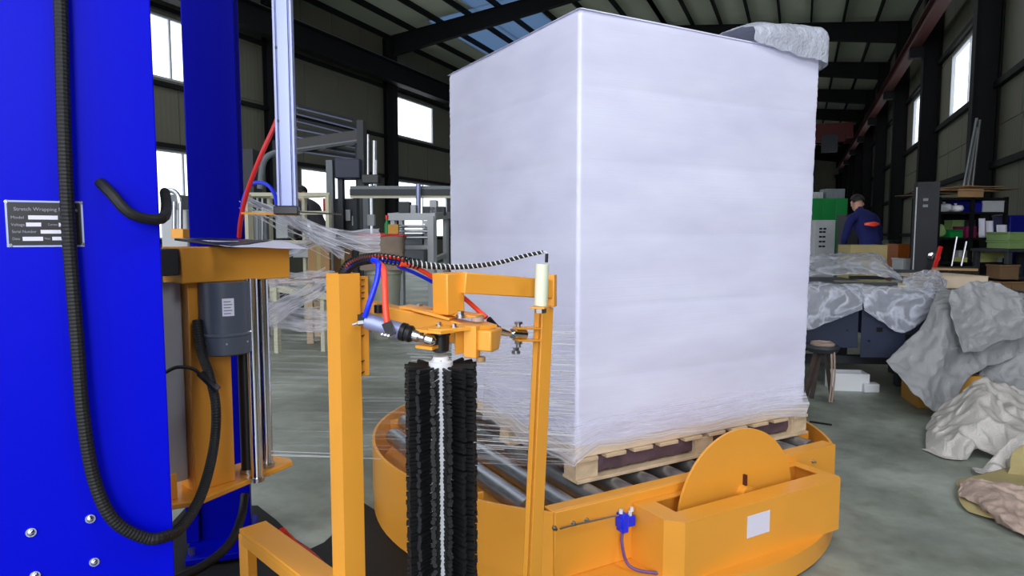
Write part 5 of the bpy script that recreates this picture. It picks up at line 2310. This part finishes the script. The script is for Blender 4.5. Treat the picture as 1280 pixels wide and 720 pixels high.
# flat boards and cartons on the bed
def lowbox(name, m, px, py_top, b, w, d, h, deg, label, cat, z0=None, group=None):
    c = at(px, b)
    M = frame_at(c, deg)
    if z0 is None:
        z0 = P(px, py_top, b).z - h
    t = thing(name, M @ Vector((0, d / 2, z0)), label, cat, group)
    q = MB(M)
    q.box(-w / 2, w / 2, 0, d, z0, z0 + h - 0.004)
    q.build('box_body', m, t, bevel=0.002)
    q = MB(M)
    q.box(-w / 2 - 0.004, w / 2 + 0.004, -0.004, d / 2 - 0.002, z0 + h - 0.004, z0 + h)
    q.box(-w / 2 - 0.004, w / 2 + 0.004, d / 2 + 0.002, d + 0.004, z0 + h - 0.004, z0 + h) if False else None
    q.build('flap', m, t)
    q = MB(M)
    q.box(-w / 2 - 0.004, w / 2 + 0.004, d / 2 + 0.002, d + 0.004, z0 + h - 0.004, z0 + h)
    q.build('flap', m, t)
    return t


# second covered bed on the right
CM2 = frame_at(at(1240, 4.75), -6)
ct = thing('machine_bed', CM2 @ Vector((0, 0.5, 0)), 'steel machine bed at the right edge under grey bubble sheet', 'machine bed')
zt2 = P(1232, 372, 4.75).z
rq('bed', SLATE, ct, CM2, (-0.17, 0.62, 0.0, 1.3, 0.46, zt2), 0.01)
for x in (-0.14, 0.5):
    for y in (0.25, 1.1):
        rq('leg', DGREY, ct, CM2, (x, x + 0.09, y, y + 0.09, 0, 0.46))
lowbox('carton', WOODL, 1208, 350, 5.5, 0.42, 0.5, 0.10, 4, 'flat pale carton on the covered bed in front of the shelf', 'carton', z0=zt2 + 0.005)
q = MB()
A, B = P(1165, 345, 6.1), P(1222, 348, 5.9)
A.z = B.z = zt1 + 0.13
q.bar(A, B, 0.18, 0.015)
tag(q.build('wooden_plank', CARD), 'thin tan plank lying across behind the flat pale carton', 'plank')
q = MB(BM2)
q.box(0.05, 0.5, 0.25, 0.8, zt1 + 0.002, zt1 + 0.04)
tag(q.build('kraft_board', mat('cream_board', (205, 198, 165), 0.8, 0, 0.06), bevel=0.004), 'cream board lying on the blue bed between plastic sheets', 'board')
cb = lowbox('carton', KRAFT, 1087, 312, 7.6, 0.42, 0.3, 0.5, 0, 'tan carton standing in front of the worker in blue', 'carton', z0=0.62)
q = MB()
q.M = frame_at(at(1087, 7.6), 0)
for x in (-0.19, 0.15):
    for y in (0.02, 0.25):
        q2 = MB(q.M)
        q2.box(x, x + 0.04, y, y + 0.04, 0, 0.60)
        if x == -0.19 and y == 0.02:
            std = thing('carton_stand', q.M @ Vector((0, 0.15, 0)), 'low steel stand under the tan carton', 'stand')
        q2.build('leg', DGREY, std)
q2 = MB(q.M)
q2.box(-0.21, 0.21, 0, 0.3, 0.60, 0.619)
q2.build('top', DGREY, std)


def drape(rows, m, name, label, amp=0.015, freq=5, seed=0, nu=70, nv=50, par=None, solid=0.0015, cat='plastic sheet', floor=None):
    q = MB()
    R = [[P(*p) if isinstance(p, tuple) else p for p in r] for r in rows]
    q.grid(sheet_fn(R, amp, freq, seed, floor), nu, nv)
    o = q.build(name, m, par, smooth=180, solid=solid)
    if par is None:
        tag(o, label, cat)
    return o


drape([[(985, 322, 6.6), (1040, 318, 6.7), (1095, 318, 6.6), (1108, 330, 6.4)],
       [(985, 330, 6.0), (1040, 326, 6.0), (1090, 322, 6.0), (1112, 335, 5.9)],
       [(985, 345, 5.5), (1040, 344, 5.4), (1085, 345, 5.4), (1130, 350, 5.5)]], PLAST, 'plastic_sheet', 'white rumpled plastic sheet on top of the blue bed beside the load', 0.011, 6, 1)
drape([[(990, 352, 5.20), (1020, 353, 5.16), (1045, 355, 5.12), (1078, 356, 5.10)],
       [(990, 362, 5.02), (1020, 360, 5.00), (1045, 361, 4.99), (1078, 368, 5.00)],
       [(990, 388, 4.97), (1020, 390, 4.95), (1045, 386, 4.96), (1078, 378, 4.98)],
       [(990, 412, 4.97), (1012, 413, 4.95), (1040, 402, 4.96), (1077, 388, 4.98)]], PLAST, 'plastic_sheet', 'clear plastic draped over the left blue panel next to the load', 0.007, 9, 2)
drape([[(1076, 356, 5.12), (1105, 357, 5.12), (1140, 360, 5.10), (1178, 364, 5.05)],
       [(1077, 366, 5.00), (1105, 364, 4.99), (1140, 368, 4.98), (1176, 372, 4.97)],
       [(1079, 378, 4.98), (1105, 388, 4.96), (1140, 384, 4.96), (1170, 384, 4.96)],
       [(1080, 388, 4.98), (1104, 404, 4.95), (1132, 416, 4.94), (1166, 390, 4.96)]], PLAST, 'plastic_sheet', 'clear plastic hanging over the right blue panel with a drooping point', 0.007, 9, 3)
drape([[(1130, 346, 5.6), (1150, 340, 5.6), (1168, 338, 5.6), (1182, 350, 5.5)],
       [(1128, 358, 5.3), (1150, 352, 5.3), (1170, 350, 5.3), (1184, 362, 5.2)],
       [(1140, 372, 5.1), (1155, 370, 5.0), (1172, 366, 5.0), (1184, 378, 4.95)]], PLAST, 'plastic_sheet', 'rumpled plastic heap between the cream board and flat carton', 0.012, 8, 4)
# big grey sheet: long drape reaching down to the ochre crate
drape([[(1172, 358, 5.2), (1186, 362, 5.0), (1215, 368, 4.9), (1245, 366, 4.8), (1300, 372, 4.8)],
       [(1165, 378, 4.80), (1183, 384, 4.66), (1212, 392, 4.64), (1248, 392, 4.62), (1300, 396, 4.6)],
       [(1152, 410, 4.74), (1176, 424, 4.58), (1205, 430, 4.60), (1248, 424, 4.62), (1300, 420, 4.62)],
       [(1130, 432, 4.72), (1160, 470, 4.50), (1190, 462, 4.58), (1245, 446, 4.62), (1300, 436, 4.62)],
       [(1108, 450, 4.70), (1146, 498, 4.44), (1186, 518, 4.40), (1203, 478, 4.55), (1262, 446, 4.62)]], BUBG, 'bubble_sheet', 'grey bubble sheet hanging from the right bed down to the ochre crate', 0.016, 6, 5, 90, 80)
drape([[(1188, 364, 4.60), (1215, 354, 4.66), (1245, 355, 4.66), (1268, 362, 4.6), (1276, 372, 4.55)],
       [(1186, 385, 4.54), (1215, 384, 4.56), (1245, 382, 4.56), (1272, 384, 4.54), (1282, 392, 4.5)],
       [(1192, 412, 4.52), (1215, 415, 4.54), (1245, 410, 4.54), (1276, 404, 4.52), (1290, 404, 4.5)],
       [(1204, 442, 4.50), (1225, 440, 4.52), (1245, 430, 4.54), (1275, 422, 4.52), (1292, 416, 4.5)]], BUBG, 'bubble_sheet', 'lighter bubble sheet folded over the front of the right bed', 0.012, 8, 6, 60, 50)
drape([[(1238, 452, 4.7), (1262, 446, 4.66), (1290, 440, 4.6)],
       [(1222, 470, 4.7), (1250, 476, 4.6), (1290, 470, 4.55)],
       [(1236, 486, 4.7), (1262, 492, 4.6), (1292, 500, 4.5)]], BUBG, 'bubble_sheet', 'loose end of grey sheet hanging beside the ochre crate', 0.02, 6, 7, 40, 30)

oc = thing('ochre_crate', at(1192, 4.55), 'ochre painted steel crate on the floor under the grey sheet', 'crate')
M = frame_at(at(1197, 4.64), -14)
rq('front_wall', ORCH, oc, M, (-0.20, 0.20, 0, 0.012, 0.0, 0.25))
rq('side_wall', ORCH, oc, M, (-0.20, -0.188, 0.012, 0.35, 0.0, 0.25))
rq('side_wall', ORCH, oc, M, (0.188, 0.20, 0.012, 0.35, 0.0, 0.25))
rq('back_wall', ORCH, oc, M, (-0.20, 0.20, 0.35, 0.362, 0.0, 0.25))
rq('bottom', ORCH, oc, M, (-0.188, 0.188, 0.012, 0.35, 0.0, 0.012), 0)

# trestle with white straps, boxes on the floor
TRES = mat('rusty_dark_steel', (66, 56, 52), 0.7, 0, 0.25, 12)
ts = thing('steel_trestle', at(1026, 5.1), 'rusty dark steel trestle tied with white straps near the load', 'trestle')
tp = P(1028, 436, 4.87)
for (px, b) in ((1010, 4.77), (1048, 4.9), (1022, 4.97)):
    q = MB()
    f_ = at(px, b)
    q.bar(f_, tp + (f_ - Vector((tp.x, tp.y, 0))) * 0.25, 0.035, 0.03)
    q.build('leg', TRES, ts)
q = MB()
q.lathe((tp.x, tp.y, tp.z - 0.02), [(0, 0.10), (0.03, 0.12), (0.05, 0.11)], 14)
q.build('top', DGREY, ts)
q = MB()
pts = []
for i in range(40):
    a = i * 0.9
    pts.append(tp + Vector((0.08 * math.cos(a), 0.08 * math.sin(a), 0.035 + 0.012 * math.sin(i * 1.7))))
q.tube(curve(pts, 2), 0.006, 5)
lab(q.build('strap_coil', RAG, ts), 'tangle of pale straps')
for dx, ln in ((0.03, 0.42), (0.05, 0.38)):
    q = MB()
    a = P(1034, 436, 4.78) + W(dx, 0)
    q.tube(curve([a, a + Vector((0.01, 0, -ln * 0.5)), Vector((a.x + 0.0, a.y, 0.02))], 5), 0.007, 5)
    q.build('strap', RAG, ts)
M = frame_at(at(1071, 5.2), -8)
wbx = thing('white_box', M @ Vector((0, 0.08, 0)), 'open white box on the floor under the blue bed', 'box')
for e in ((-0.14, 0.14, 0, 0.006, 0, 0.14), (-0.14, -0.134, 0.006, 0.17, 0, 0.14), (0.134, 0.14, 0.006, 0.17, 0, 0.14), (-0.14, 0.14, 0.17, 0.176, 0, 0.14), (-0.134, 0.134, 0.006, 0.17, 0, 0.01)):
    rq('box_side', WHT, wbx, M, e, 0.001)
M = frame_at(at(1099, 5.15), 10)
wb2 = MB(M)
wb2.prism([(-0.07, 0), (0.05, -0.02), (0.08, 0.06), (-0.04, 0.10)], 0.0, 0.07)
tag(wb2.build('white_packet', WHT, bevel=0.01), 'small crumpled white packet right of the white box', 'packet')
q = MB()
q.bar(G(1012, 527, 0.006), G(1040, 531, 0.006), 0.012, 0.01)
tag(q.build('steel_rod', BLKP), 'thin black rod on the floor behind the turntable', 'rod')

# bubble wrap pile on the floor, front right
def gz(px, py, z):
    return G(px, py, z)


kp = drape([[gz(1196, 600, 0.03), gz(1240, 590, 0.04), gz(1300, 575, 0.05)],
            [gz(1198, 625, 0.02), gz(1245, 620, 0.05), gz(1310, 610, 0.06)],
            [gz(1210, 640, 0.012), gz(1255, 650, 0.03), gz(1320, 650, 0.05)]], KRAFT, 'kraft_sheet', 'tan kraft sheet under the bubble wrap pile', 0.003, 5, 3, 40, 30, cat='paper sheet', floor=0.004)
drape([[gz(1196, 604, 0.05), gz(1215, 596, 0.09), gz(1245, 600, 0.10), gz(1280, 612, 0.08), gz(1310, 620, 0.06)],
       [gz(1204, 618, 0.05), gz(1225, 616, 0.08), gz(1250, 620, 0.08), gz(1280, 632, 0.06), gz(1310, 645, 0.05)],
       [gz(1222, 634, 0.03), gz(1236, 640, 0.05), gz(1256, 650, 0.05), gz(1284, 660, 0.04), gz(1310, 668, 0.04)],
       [gz(1240, 652, 0.008), gz(1254, 660, 0.012), gz(1268, 668, 0.012), gz(1290, 676, 0.012), gz(1312, 682, 0.012)]], RAG, 'beige_cloth', 'crumpled beige cloth on the floor at the front of the wrap pile', 0.016, 9, 5, 70, 50, cat='cloth', floor=0.006)
drape([[(1162, 522, 4.10), (1190, 500, 4.2), (1222, 478, 4.3), (1248, 484, 4.3), (1310, 500, 4.2)],
       [(1156, 540, 3.95), (1188, 518, 3.95), (1226, 486, 4.0), (1256, 500, 4.0), (1312, 520, 3.9)],
       [(1152, 560, 3.82), (1180, 545, 3.75), (1222, 520, 3.75), (1258, 530, 3.7), (1312, 545, 3.6)],
       [(1150, 572, 3.78), (1178, 568, 3.65), (1205, 556, 3.6), (1250, 550, 3.62), (1312, 572, 3.5)],
       [(1149, 586, 3.76), (1175, 588, 3.62), (1200, 586, 3.58), (1226, 566, 3.6), (1312, 600, 3.5)]], BUBB, 'bubble_wrap', 'big crumpled heap of bubble wrap on the floor at the right edge', 0.035, 4.5, 8, 110, 90, cat='bubble wrap', floor=0.006)
drape([[(1212, 606, 3.42), (1232, 582, 3.40), (1252, 560, 3.42), (1275, 544, 3.45), (1312, 536, 3.45)],
       [(1214, 614, 3.36), (1238, 592, 3.34), (1258, 572, 3.36), (1284, 556, 3.38), (1312, 552, 3.4)],
       [(1220, 618, 3.34), (1246, 604, 3.30), (1266, 590, 3.32), (1292, 580, 3.35), (1316, 578, 3.4)]], BUBB, 'bubble_wrap', 'long pale fold of bubble wrap across the front of the heap', 0.02, 7, 11, 70, 24, cat='bubble wrap', floor=0.02)
drape([[(1262, 570, 3.30), (1280, 560, 3.3), (1320, 560, 3.2)],
       [(1258, 600, 3.24), (1280, 600, 3.2), (1320, 600, 3.1)],
       [(1268, 636, 3.14), (1290, 640, 3.1), (1325, 640, 3.0)]], KRAFT, 'kraft_roll', 'tan kraft paper bulging from the heap at the picture edge', 0.02, 5, 13, 40, 40, cat='paper sheet', floor=0.01)

# ================================================================== RIGHT BACKGROUND
gc = thing('green_cabinet', at(1033, 13.0), 'green enamelled steel machine cabinet far behind the load', 'cabinet')
M, e = pxbox(1008, 1057, 248, 320, 13.0, 0.6, 0, True)
rq('body', GRN, gc, M, e)
wdt = e[1] - e[0]
for k in range(3):
    a = e[0] + wdt * k / 3 + 0.02
    rq('door', GRN, gc, M, (a, a + wdt / 3 - 0.04, -0.02, 0, 0.9 if k else 0.9, e[5] - 0.04))
rq('kick', BLKP, gc, M, (e[0] + 0.01, e[1] - 0.01, -0.01, 0, 0.0, 0.1), 0)
for (x0, x1, y0, y1, m, lb) in ((1033, 1056, 236, 247.5, MGREY, 'grey ribbed unit on the green cabinet'), (1017, 1029, 240, 247.5, LGREY, 'small pale box on the green cabinet')):
    M2, e2 = pxbox(x0, x1, y0, y1, 13.1, 0.3)
    t = thing('metal_box', M2 @ Vector((0, 0.15, e[5])), lb, 'box')
    rq('body', m, t, M2, (e2[0], e2[1], 0, 0.3, e[5] + 0.001, e2[5]), 0.01)
    for k in range(4):
        xx = e2[0] + (e2[1] - e2[0]) * (k + 0.5) / 4
        rq('rib', m, t, M2, (xx - 0.01, xx + 0.01, -0.012, 0, e[5] + 0.02, e2[5] - 0.02), 0)
M, e = pxbox(1017, 1043, 275, 322, 11.5, 0.15, 0, True)
cpn = thing('control_cabinet', M @ Vector((0, 0.1, 0)), 'light grey control panel with dark markings before the green cabinet', 'control panel')
rq('body', LGREY, cpn, M, e, 0.01)
for k, z in enumerate((286, 290, 296, 302, 308)):
    zc_ = P(1030, z, 11.5).z
    for x in (-0.10, -0.04) if k else (-0.10, -0.03):
        rq('marking', BLKP, cpn, M, (x, x + 0.05, -0.003, 0, zc_ - 0.016, zc_ + 0.016), 0)

w2 = at(1092, 9.6)
w2_t = person('worker', frame_at(w2, 8), 'worker in navy jacket seen from behind, bending forward beyond the tan carton', JACK, TROU, 0.5,
              {'l': ((0.27, 0.14, 1.14), (0.15, 0.36, 1.12)), 'r': ((0.27, 0.14, 1.14), (0.15, 0.36, 1.12))}, 0, HAIR, 1.1)
q = MB(frame_at(P(1093, 281, 9.47), 8))
q.grid(lambda u, v: Vector(((u - 0.5) * 0.24, -0.0 + 0.05 * (u - 0.5) ** 2 * 4, (v - 0.5) * 0.07 * (1 - abs(u - 0.45) * 1.2) + 0.01)), 12, 4)
lab(q.build('back_patch', ORG, w2_t, solid=0.01), 'orange-red patch on the jacket back')

dc = thing('dark_cabinet', at(1155, 7.6), 'tall narrow dark grey steel cabinet beside the shelf', 'cabinet')
M, e = pxbox(1144, 1168, 227, 335, 7.6, 0.3, -24, True)
rq('body', mat('blue_black_steel', (16, 22, 30), 0.6, 0, 0.1), dc, M, e)
rq('edge_trim', LGREY, dc, M, (e[0] - 0.012, e[0], -0.005, 0.01, 0, e[5] - 0.06), 0)
for z in (1.62, 1.55):
    rq('sticker', MGREY, dc, M, (-0.05, 0.0, -0.002, 0, z, z + 0.03), 0)
q = MB(M)
q.lathe((0.06, -0.01, 1.0), [(0, 0.03), (0.02, 0.045), (0.03, 0.03)], 14, axis=(0, -1, 0))
q.build('lamp', CHR, dc)

# shelf with goods
SB = 8.6
SM_, se_ = pxbox(1166, 1258, 246, 345, SB, 0.5, 4, True)
sh = thing('storage_shelf', SM_ @ Vector((0, 0.25, 0)), 'dark steel shelf crowded with goods near the right wall', 'shelf')
sx0_, sx1_, sz_ = se_[0], se_[1], se_[5]
for x in (sx0_, (sx0_ + sx1_) / 2 - 0.02, sx1_ - 0.04):
    for y in (0, 0.46):
        rq('upright', COLM, sh, SM_, (x, x + 0.04, y, y + 0.04, 0, sz_), 0)
LEV = [P(1200, y, SB).z for y in (345, 328, 297, 265, 247)]
for z in LEV:
    rq('shelf_board', COLM, sh, SM_, (sx0_, sx1_, 0, 0.5, z - 0.025, z), 0)
rq('back_sheet', COLM, sh, SM_, (sx0_, sx1_, 0.5, 0.51, 0, sz_), 0)


def goods(px0, px1, py0, lev, m, name, label, cat, deg=4, d=0.25, kind='box', group=None, b=SB + 0.03):
    M2, e2 = pxbox(px0, px1, py0, py0 + 5, b, d, deg)
    z0 = LEV[lev] + 0.001
    z1 = e2[5]
    w = (e2[1] - e2[0]) / 2
    if z1 < z0 + 0.03:
        z1 = z0 + 0.03
    t = thing(name, M2 @ Vector((0, d / 2, z0)), label, cat, group)
    if kind == 'box':
        rq('box_body', m, t, M2, (-w, w, 0, d, z0, z1 - 0.012), 0.003)
        rq('lid', m, t, M2, (-w - 0.004, w + 0.004, -0.004, d, z1 - 0.012, z1), 0.002)
    elif kind == 'bin':
        for e in ((-w, w, 0, 0.006, z0, z1 - 0.03), (-w, w, d, d + 0.006, z0, z1), (-w, -w + 0.006, 0.006, d, z0, z1), (w - 0.006, w, 0.006, d, z0, z1), (-w, w, 0.006, d, z0, z0 + 0.005)):
            rq('bin_wall', m, t, M2, e, 0)
    elif kind == 'bag':
        q = MB(M2)

        def fn(u, v):
            a = u * 2 * PI
            bb = v * PI
            r = 1 + 0.25 * mnoise.noise(Vector((math.cos(a) * 2, math.sin(a) * 2, v * 4 + px0)))
            return Vector((math.cos(a) * math.sin(bb) ** 0.6 * w * r, d / 2 + math.sin(a) * math.sin(bb) ** 0.6 * d / 2 * r, z0 + (z1 - z0) * (1 - math.cos(bb)) / 2))
        q.grid(fn, 20, 12)
        q.build('bag_body', m, t, smooth=180)
        q = MB(M2)
        q.lathe((0, d / 2, z1 - 0.012), [(0, 0.02), (0.02, 0.012), (0.035, 0.022)], 8)
        q.build('tied_neck', m, t)
    elif kind == 'paper':
        q = MB(M2)
        q.grid(lambda u, v: Vector(((u * 2 - 1) * w, -0.035 + 0.02 * v + 0.006 * math.sin(u * 5), z0 + (z1 - z0) * v)), 6, 6)
        q.build('sheet', m, t, solid=0.003)
    return t


goods(1216, 1228, 251, 3, BINB, 'storage_bin', 'blue open bin on the upper shelf', 'bin', kind='bin')
goods(1229, 1256, 251, 3, LGREY, 'carton', 'pale grey long carton beside the blue bin on the upper shelf', 'carton')
goods(1192, 1212, 250, 3, BINB, 'carton', 'dark blue carton behind clear bags on the upper shelf', 'carton', b=SB + 0.2, d=0.14)
goods(1183, 1194, 254, 3, LGREY, 'plastic_bag', 'small clear bag at the left of the upper shelf', 'bag', kind='bag')
goods(1196, 1210, 256, 3, WHT, 'plastic_bag', 'larger white bag before the dark blue carton', 'bag', kind='bag')
goods(1222, 1230, 273, 2, PAPER, 'document', 'left white document standing on the middle shelf', 'document', kind='paper')
goods(1231, 1240, 276, 2, PAPER, 'document', 'right white document beside its pair on the middle shelf', 'document', kind='paper')
goods(1244, 1257, 281, 2, PAPER, 'document', 'white sheet propped at the right end of the middle shelf', 'document', kind='paper', b=SB - 0.05)
goods(1208, 1221, 283, 2, REDC, 'carton', 'magenta carton low on the middle shelf', 'carton')
goods(1210, 1220, 275, 2, SLATE, 'carton', 'slate carton behind the magenta one', 'carton', b=SB + 0.25, d=0.2)
goods(1188, 1204, 287, 2, GRN, 'parts_tray', 'bright green tray on the middle shelf', 'tray', kind='bin')
goods(1190, 1206, 275, 2, GRN2, 'carton', 'olive green carton behind the green tray', 'carton', b=SB + 0.3, d=0.15)
goods(1176, 1186, 280, 2, GRN2, 'plastic_bag', 'lime green bag at the left end of the middle shelf', 'bag', kind='bag')
goods(1238, 1246, 290, 2, CARD, 'carton', 'little brown carton between the documents', 'carton')
for i, (x0, x1, y, lev_, m, lb) in enumerate(((1216, 1246, 323, 1, YBOX, 'long pale yellow carton lowest in its stack on the lower shelf'),
                                             (1208, 1214, 322, 1, YBOX, 'tiny pale yellow carton at the left of the stack'),
                                             (1247, 1256, 321, 1, LGREY, 'pale grey carton right of the yellow stack'))):
    goods(x0, x1, y, lev_, m, 'carton', lb, 'carton')
zst = P(1231, 323, SB + 0.03).z
M2, e2 = pxbox(1229, 1256, 315.5, 322, SB + 0.02, 0.25, 4)
t = thing('carton', M2 @ Vector((0, 0.12, zst)), 'pale yellow carton lying on top of the long yellow one', 'carton')
rq('box_body', YBOX, t, M2, (e2[0], e2[1], 0, 0.25, zst + 0.002, zst + 0.07), 0.003)
rq('lid', YBOX, t, M2, (e2[0] - .003, e2[1] + .003, -0.003, 0.25, zst + 0.07, zst + 0.08), 0.002)
goods(1198, 1228, 313, 1, LGREY, 'carton', 'grey flat carton behind the yellow cartons', 'carton', b=SB + 0.26, d=0.1)

# cardboard sheets on top of the shelf
ztop_ = LEV[4]
for i, (x0, x1, deg, dz, m, lb) in enumerate(((1160, 1200, 10, 0.05, CARDD, 'lowest brown cardboard sheet sticking out left on the shelf top'),
                                              (1176, 1252, 2, 0.09, CARD, 'middle cardboard sheet on the shelf top'),
                                              (1200, 1272, -6, 0.12, CARDD, 'upper cardboard sheet on the shelf top'),
                                              (1210, 1256, 6, 0.15, CARD, 'topmost short cardboard sheet on the shelf top'))):
    M2, e2 = pxbox(x0, x1, 240, 244, SB - 0.05, 0.6, deg)
    q = MB(M2)
    q.grid(lambda u, v: Vector((e2[0] + (e2[1] - e2[0]) * u, 0.6 * v, ztop_ + dz + 0.009 * math.sin(u * 3 + i))), 10, 4)
    tag(q.build('cardboard_sheet', m, solid=0.008), lb, 'cardboard')
M2, e2 = pxbox(1198, 1230, 233, 246, SB - 0.03, 0.3, 4)
q = MB(M2)
q.box(e2[0], e2[1], 0, 0.03, ztop_ + 0.004, ztop_ + 0.11)
o = q.build('cardboard_box', CARD, bevel=0.002)
tag(o, 'flattened cardboard box standing under the sheets on the shelf top', 'cardboard')
rq('box_flap', CARD, o, M2, (e2[0], e2[1], 0.03, 0.3, ztop_ + 0.004, ztop_ + 0.012), 0)

# leaning bright tubes
for i, (a, b_, r) in enumerate((((1206, 228, 10.4), (1221, 148, 10.6), 0.02), ((1211, 228, 10.4), (1222, 160, 10.6), 0.03), ((1216, 228, 10.4), (1225, 150, 10.6), 0.018))):
    q = MB()
    A, B = P(*a), P(*b_)
    d = (B - A)
    A0_ = A - d * (A.z / d.z)
    q.cyl(A0_, B, r, n=14)
    o = q.build('steel_tube', STEEL)
    tag(o, ('thin bright tube leaning leftmost behind the shelf', 'thickest bright tube leaning behind the shelf', 'thin bright tube leaning rightmost behind the shelf')[i], 'tube', 'leaning tubes')

# clutter right of the shelf and behind
def floorbox(name, px0, px1, py0, b, m, label, cat, th=0.3, z0=0.0, deg=4, ribs=0, py1=None):
    M2, e2 = pxbox(px0, px1, py0, py0 + 5, b, th, deg)
    if py1:
        z0 = P(px0, py1, b).z
    t = thing(name, M2 @ Vector((0, th / 2, z0)), label, cat)
    rq('body', m, t, M2, (e2[0], e2[1], 0, th, z0, e2[5]), 0.006)
    rq('rim', m, t, M2, (e2[0] - 0.008, e2[1] + 0.008, -0.008, th + 0.008, e2[5] - 0.02, e2[5]), 0.003)
    for k in range(ribs):
        x = e2[0] + (e2[1] - e2[0]) * (k + 0.5) / ribs
        rq('rib', m, t, M2, (x - 0.008, x + 0.008, -0.01, 0, z0 + 0.02, e2[5] - 0.03), 0)
    return t


wbn = thing('work_bench', at(1272, 8.0), 'dark workbench at the right edge carrying green crates', 'bench')
M2, e2 = pxbox(1258, 1330, 311, 316, 8.0, 0.6, 4)
zwb = e2[5]
rq('top', DGREY, wbn, M2, (e2[0], e2[1], 0, 0.6, zwb - 0.04, zwb))
for x in (e2[0] + 0.02, e2[1] - 0.08):
    for y in (0.02, 0.52):
        rq('leg', DGREY, wbn, M2, (x, x + 0.06, y, y + 0.06, 0, zwb - 0.04))
rq('shelf', DGREY, wbn, M2, (e2[0] + 0.02, e2[1] - 0.02, 0.05, 0.55, 0.7, 0.72))
zz1 = P(1275, 302, 8.0).z
for (nm, x0, x1, za, zb2, m, lb) in (('plastic_crate', 1261, 1300, zwb + 0.001, P(1270, 301, 8).z, GRN2, 'lower olive green crate on the workbench'),
                                     ('plastic_crate', 1260, 1300, P(1270, 301, 8).z + 0.002, P(1270, 290, 8).z, GRN2, 'upper olive green crate on the workbench')):
    M3, e3 = pxbox(x0, x1, 290, 300, 8.05, 0.35, 4)
    t = thing(nm, M3 @ Vector((0, .17, za)), lb, 'crate')
    rq('body', m, t, M3, (e3[0], e3[1], 0, 0.35, za, zb2 - 0.02), 0.004)
    rq('rim', m, t, M3, (e3[0] - .01, e3[1] + .01, -.01, 0.36, zb2 - 0.02, zb2), 0.003)
floorbox('storage_bin', 1262, 1300, 269, 8.8, BINB, 'dark blue bin stack behind the olive crates', 'bin', ribs=4)
floorbox('cable_drum_box', 1252, 1300, 352, 6.4, CARDD, 'brown box of scrap at the right edge below the bench', 'box', ribs=2)
tr_ = floorbox('teal_tray', 1236, 1264, 350, 6.9, TEAL, 'teal plastic tray behind the covered bed', 'tray', ribs=2)
floorbox('paper_bag', 1250, 1275, 331, 7.3, CARDD, 'brown paper bag beside the teal tray', 'bag', th=0.2)
floorbox('tool_cabinet', 1184, 1222, 333, 7.4, mat('dark_olive_paint', (46, 48, 40), 0.6, 0, 0.2), 'dark olive tool cabinet in front of the shelf foot', 'cabinet', ribs=3)
floorbox('orange_case', 1122, 1142, 305, 9.8, mat('orange_case_plastic', (170, 90, 30), 0.5), 'orange case left of the dark cabinet', 'case', ribs=2)
floorbox('green_drum', 1110, 1122, 300, 10.2, mat('dark_green_paint', (40, 60, 50), 0.5), 'dark green box between worker and orange case', 'box', ribs=1)
floorbox('rack_cabinet', 1058, 1074, 268, 11.5, DGREY, 'dark open rack between green cabinet and worker', 'rack', ribs=3)
floorbox('grey_bag', 1128, 1144, 323, 8.0, LGREY, 'grey plastic bundle at the foot of the dark cabinet', 'bundle', th=0.2)
q = MB()
q.bar(P(1166, 342, 7.3), P(1176, 308, 7.3), 0.035, 0.03)
q.bar(Vector((*P(1166, 342, 7.3).xy, 0)), P(1166, 342, 7.3), 0.035, 0.03)
tag(q.build('red_lever', RED), 'red steel lever standing beside the dark cabinet', 'lever')
for i, (x0, y0, x1, y1) in enumerate(((1190, 322, 1196, 296), (1202, 322, 1208, 302))):
    q = MB()
    A, B = P(x0, y0, 7.45), P(x1, y1, 7.5)
    A.z = P(1190, 333, 7.4).z + 0.001
    q.cyl(A, B, 0.012, n=10)
    tag(q.build('metal_rod', STEEL), ('bright rod standing on the olive cabinet, left', 'bright rod standing on the olive cabinet, right', 'short rod beside the red lever')[i], 'rod')
goods(1170, 1180, 318, 1, LGREY, 'plastic_bag', 'pale bag low at the left end of the shelf', 'bag', kind='bag')
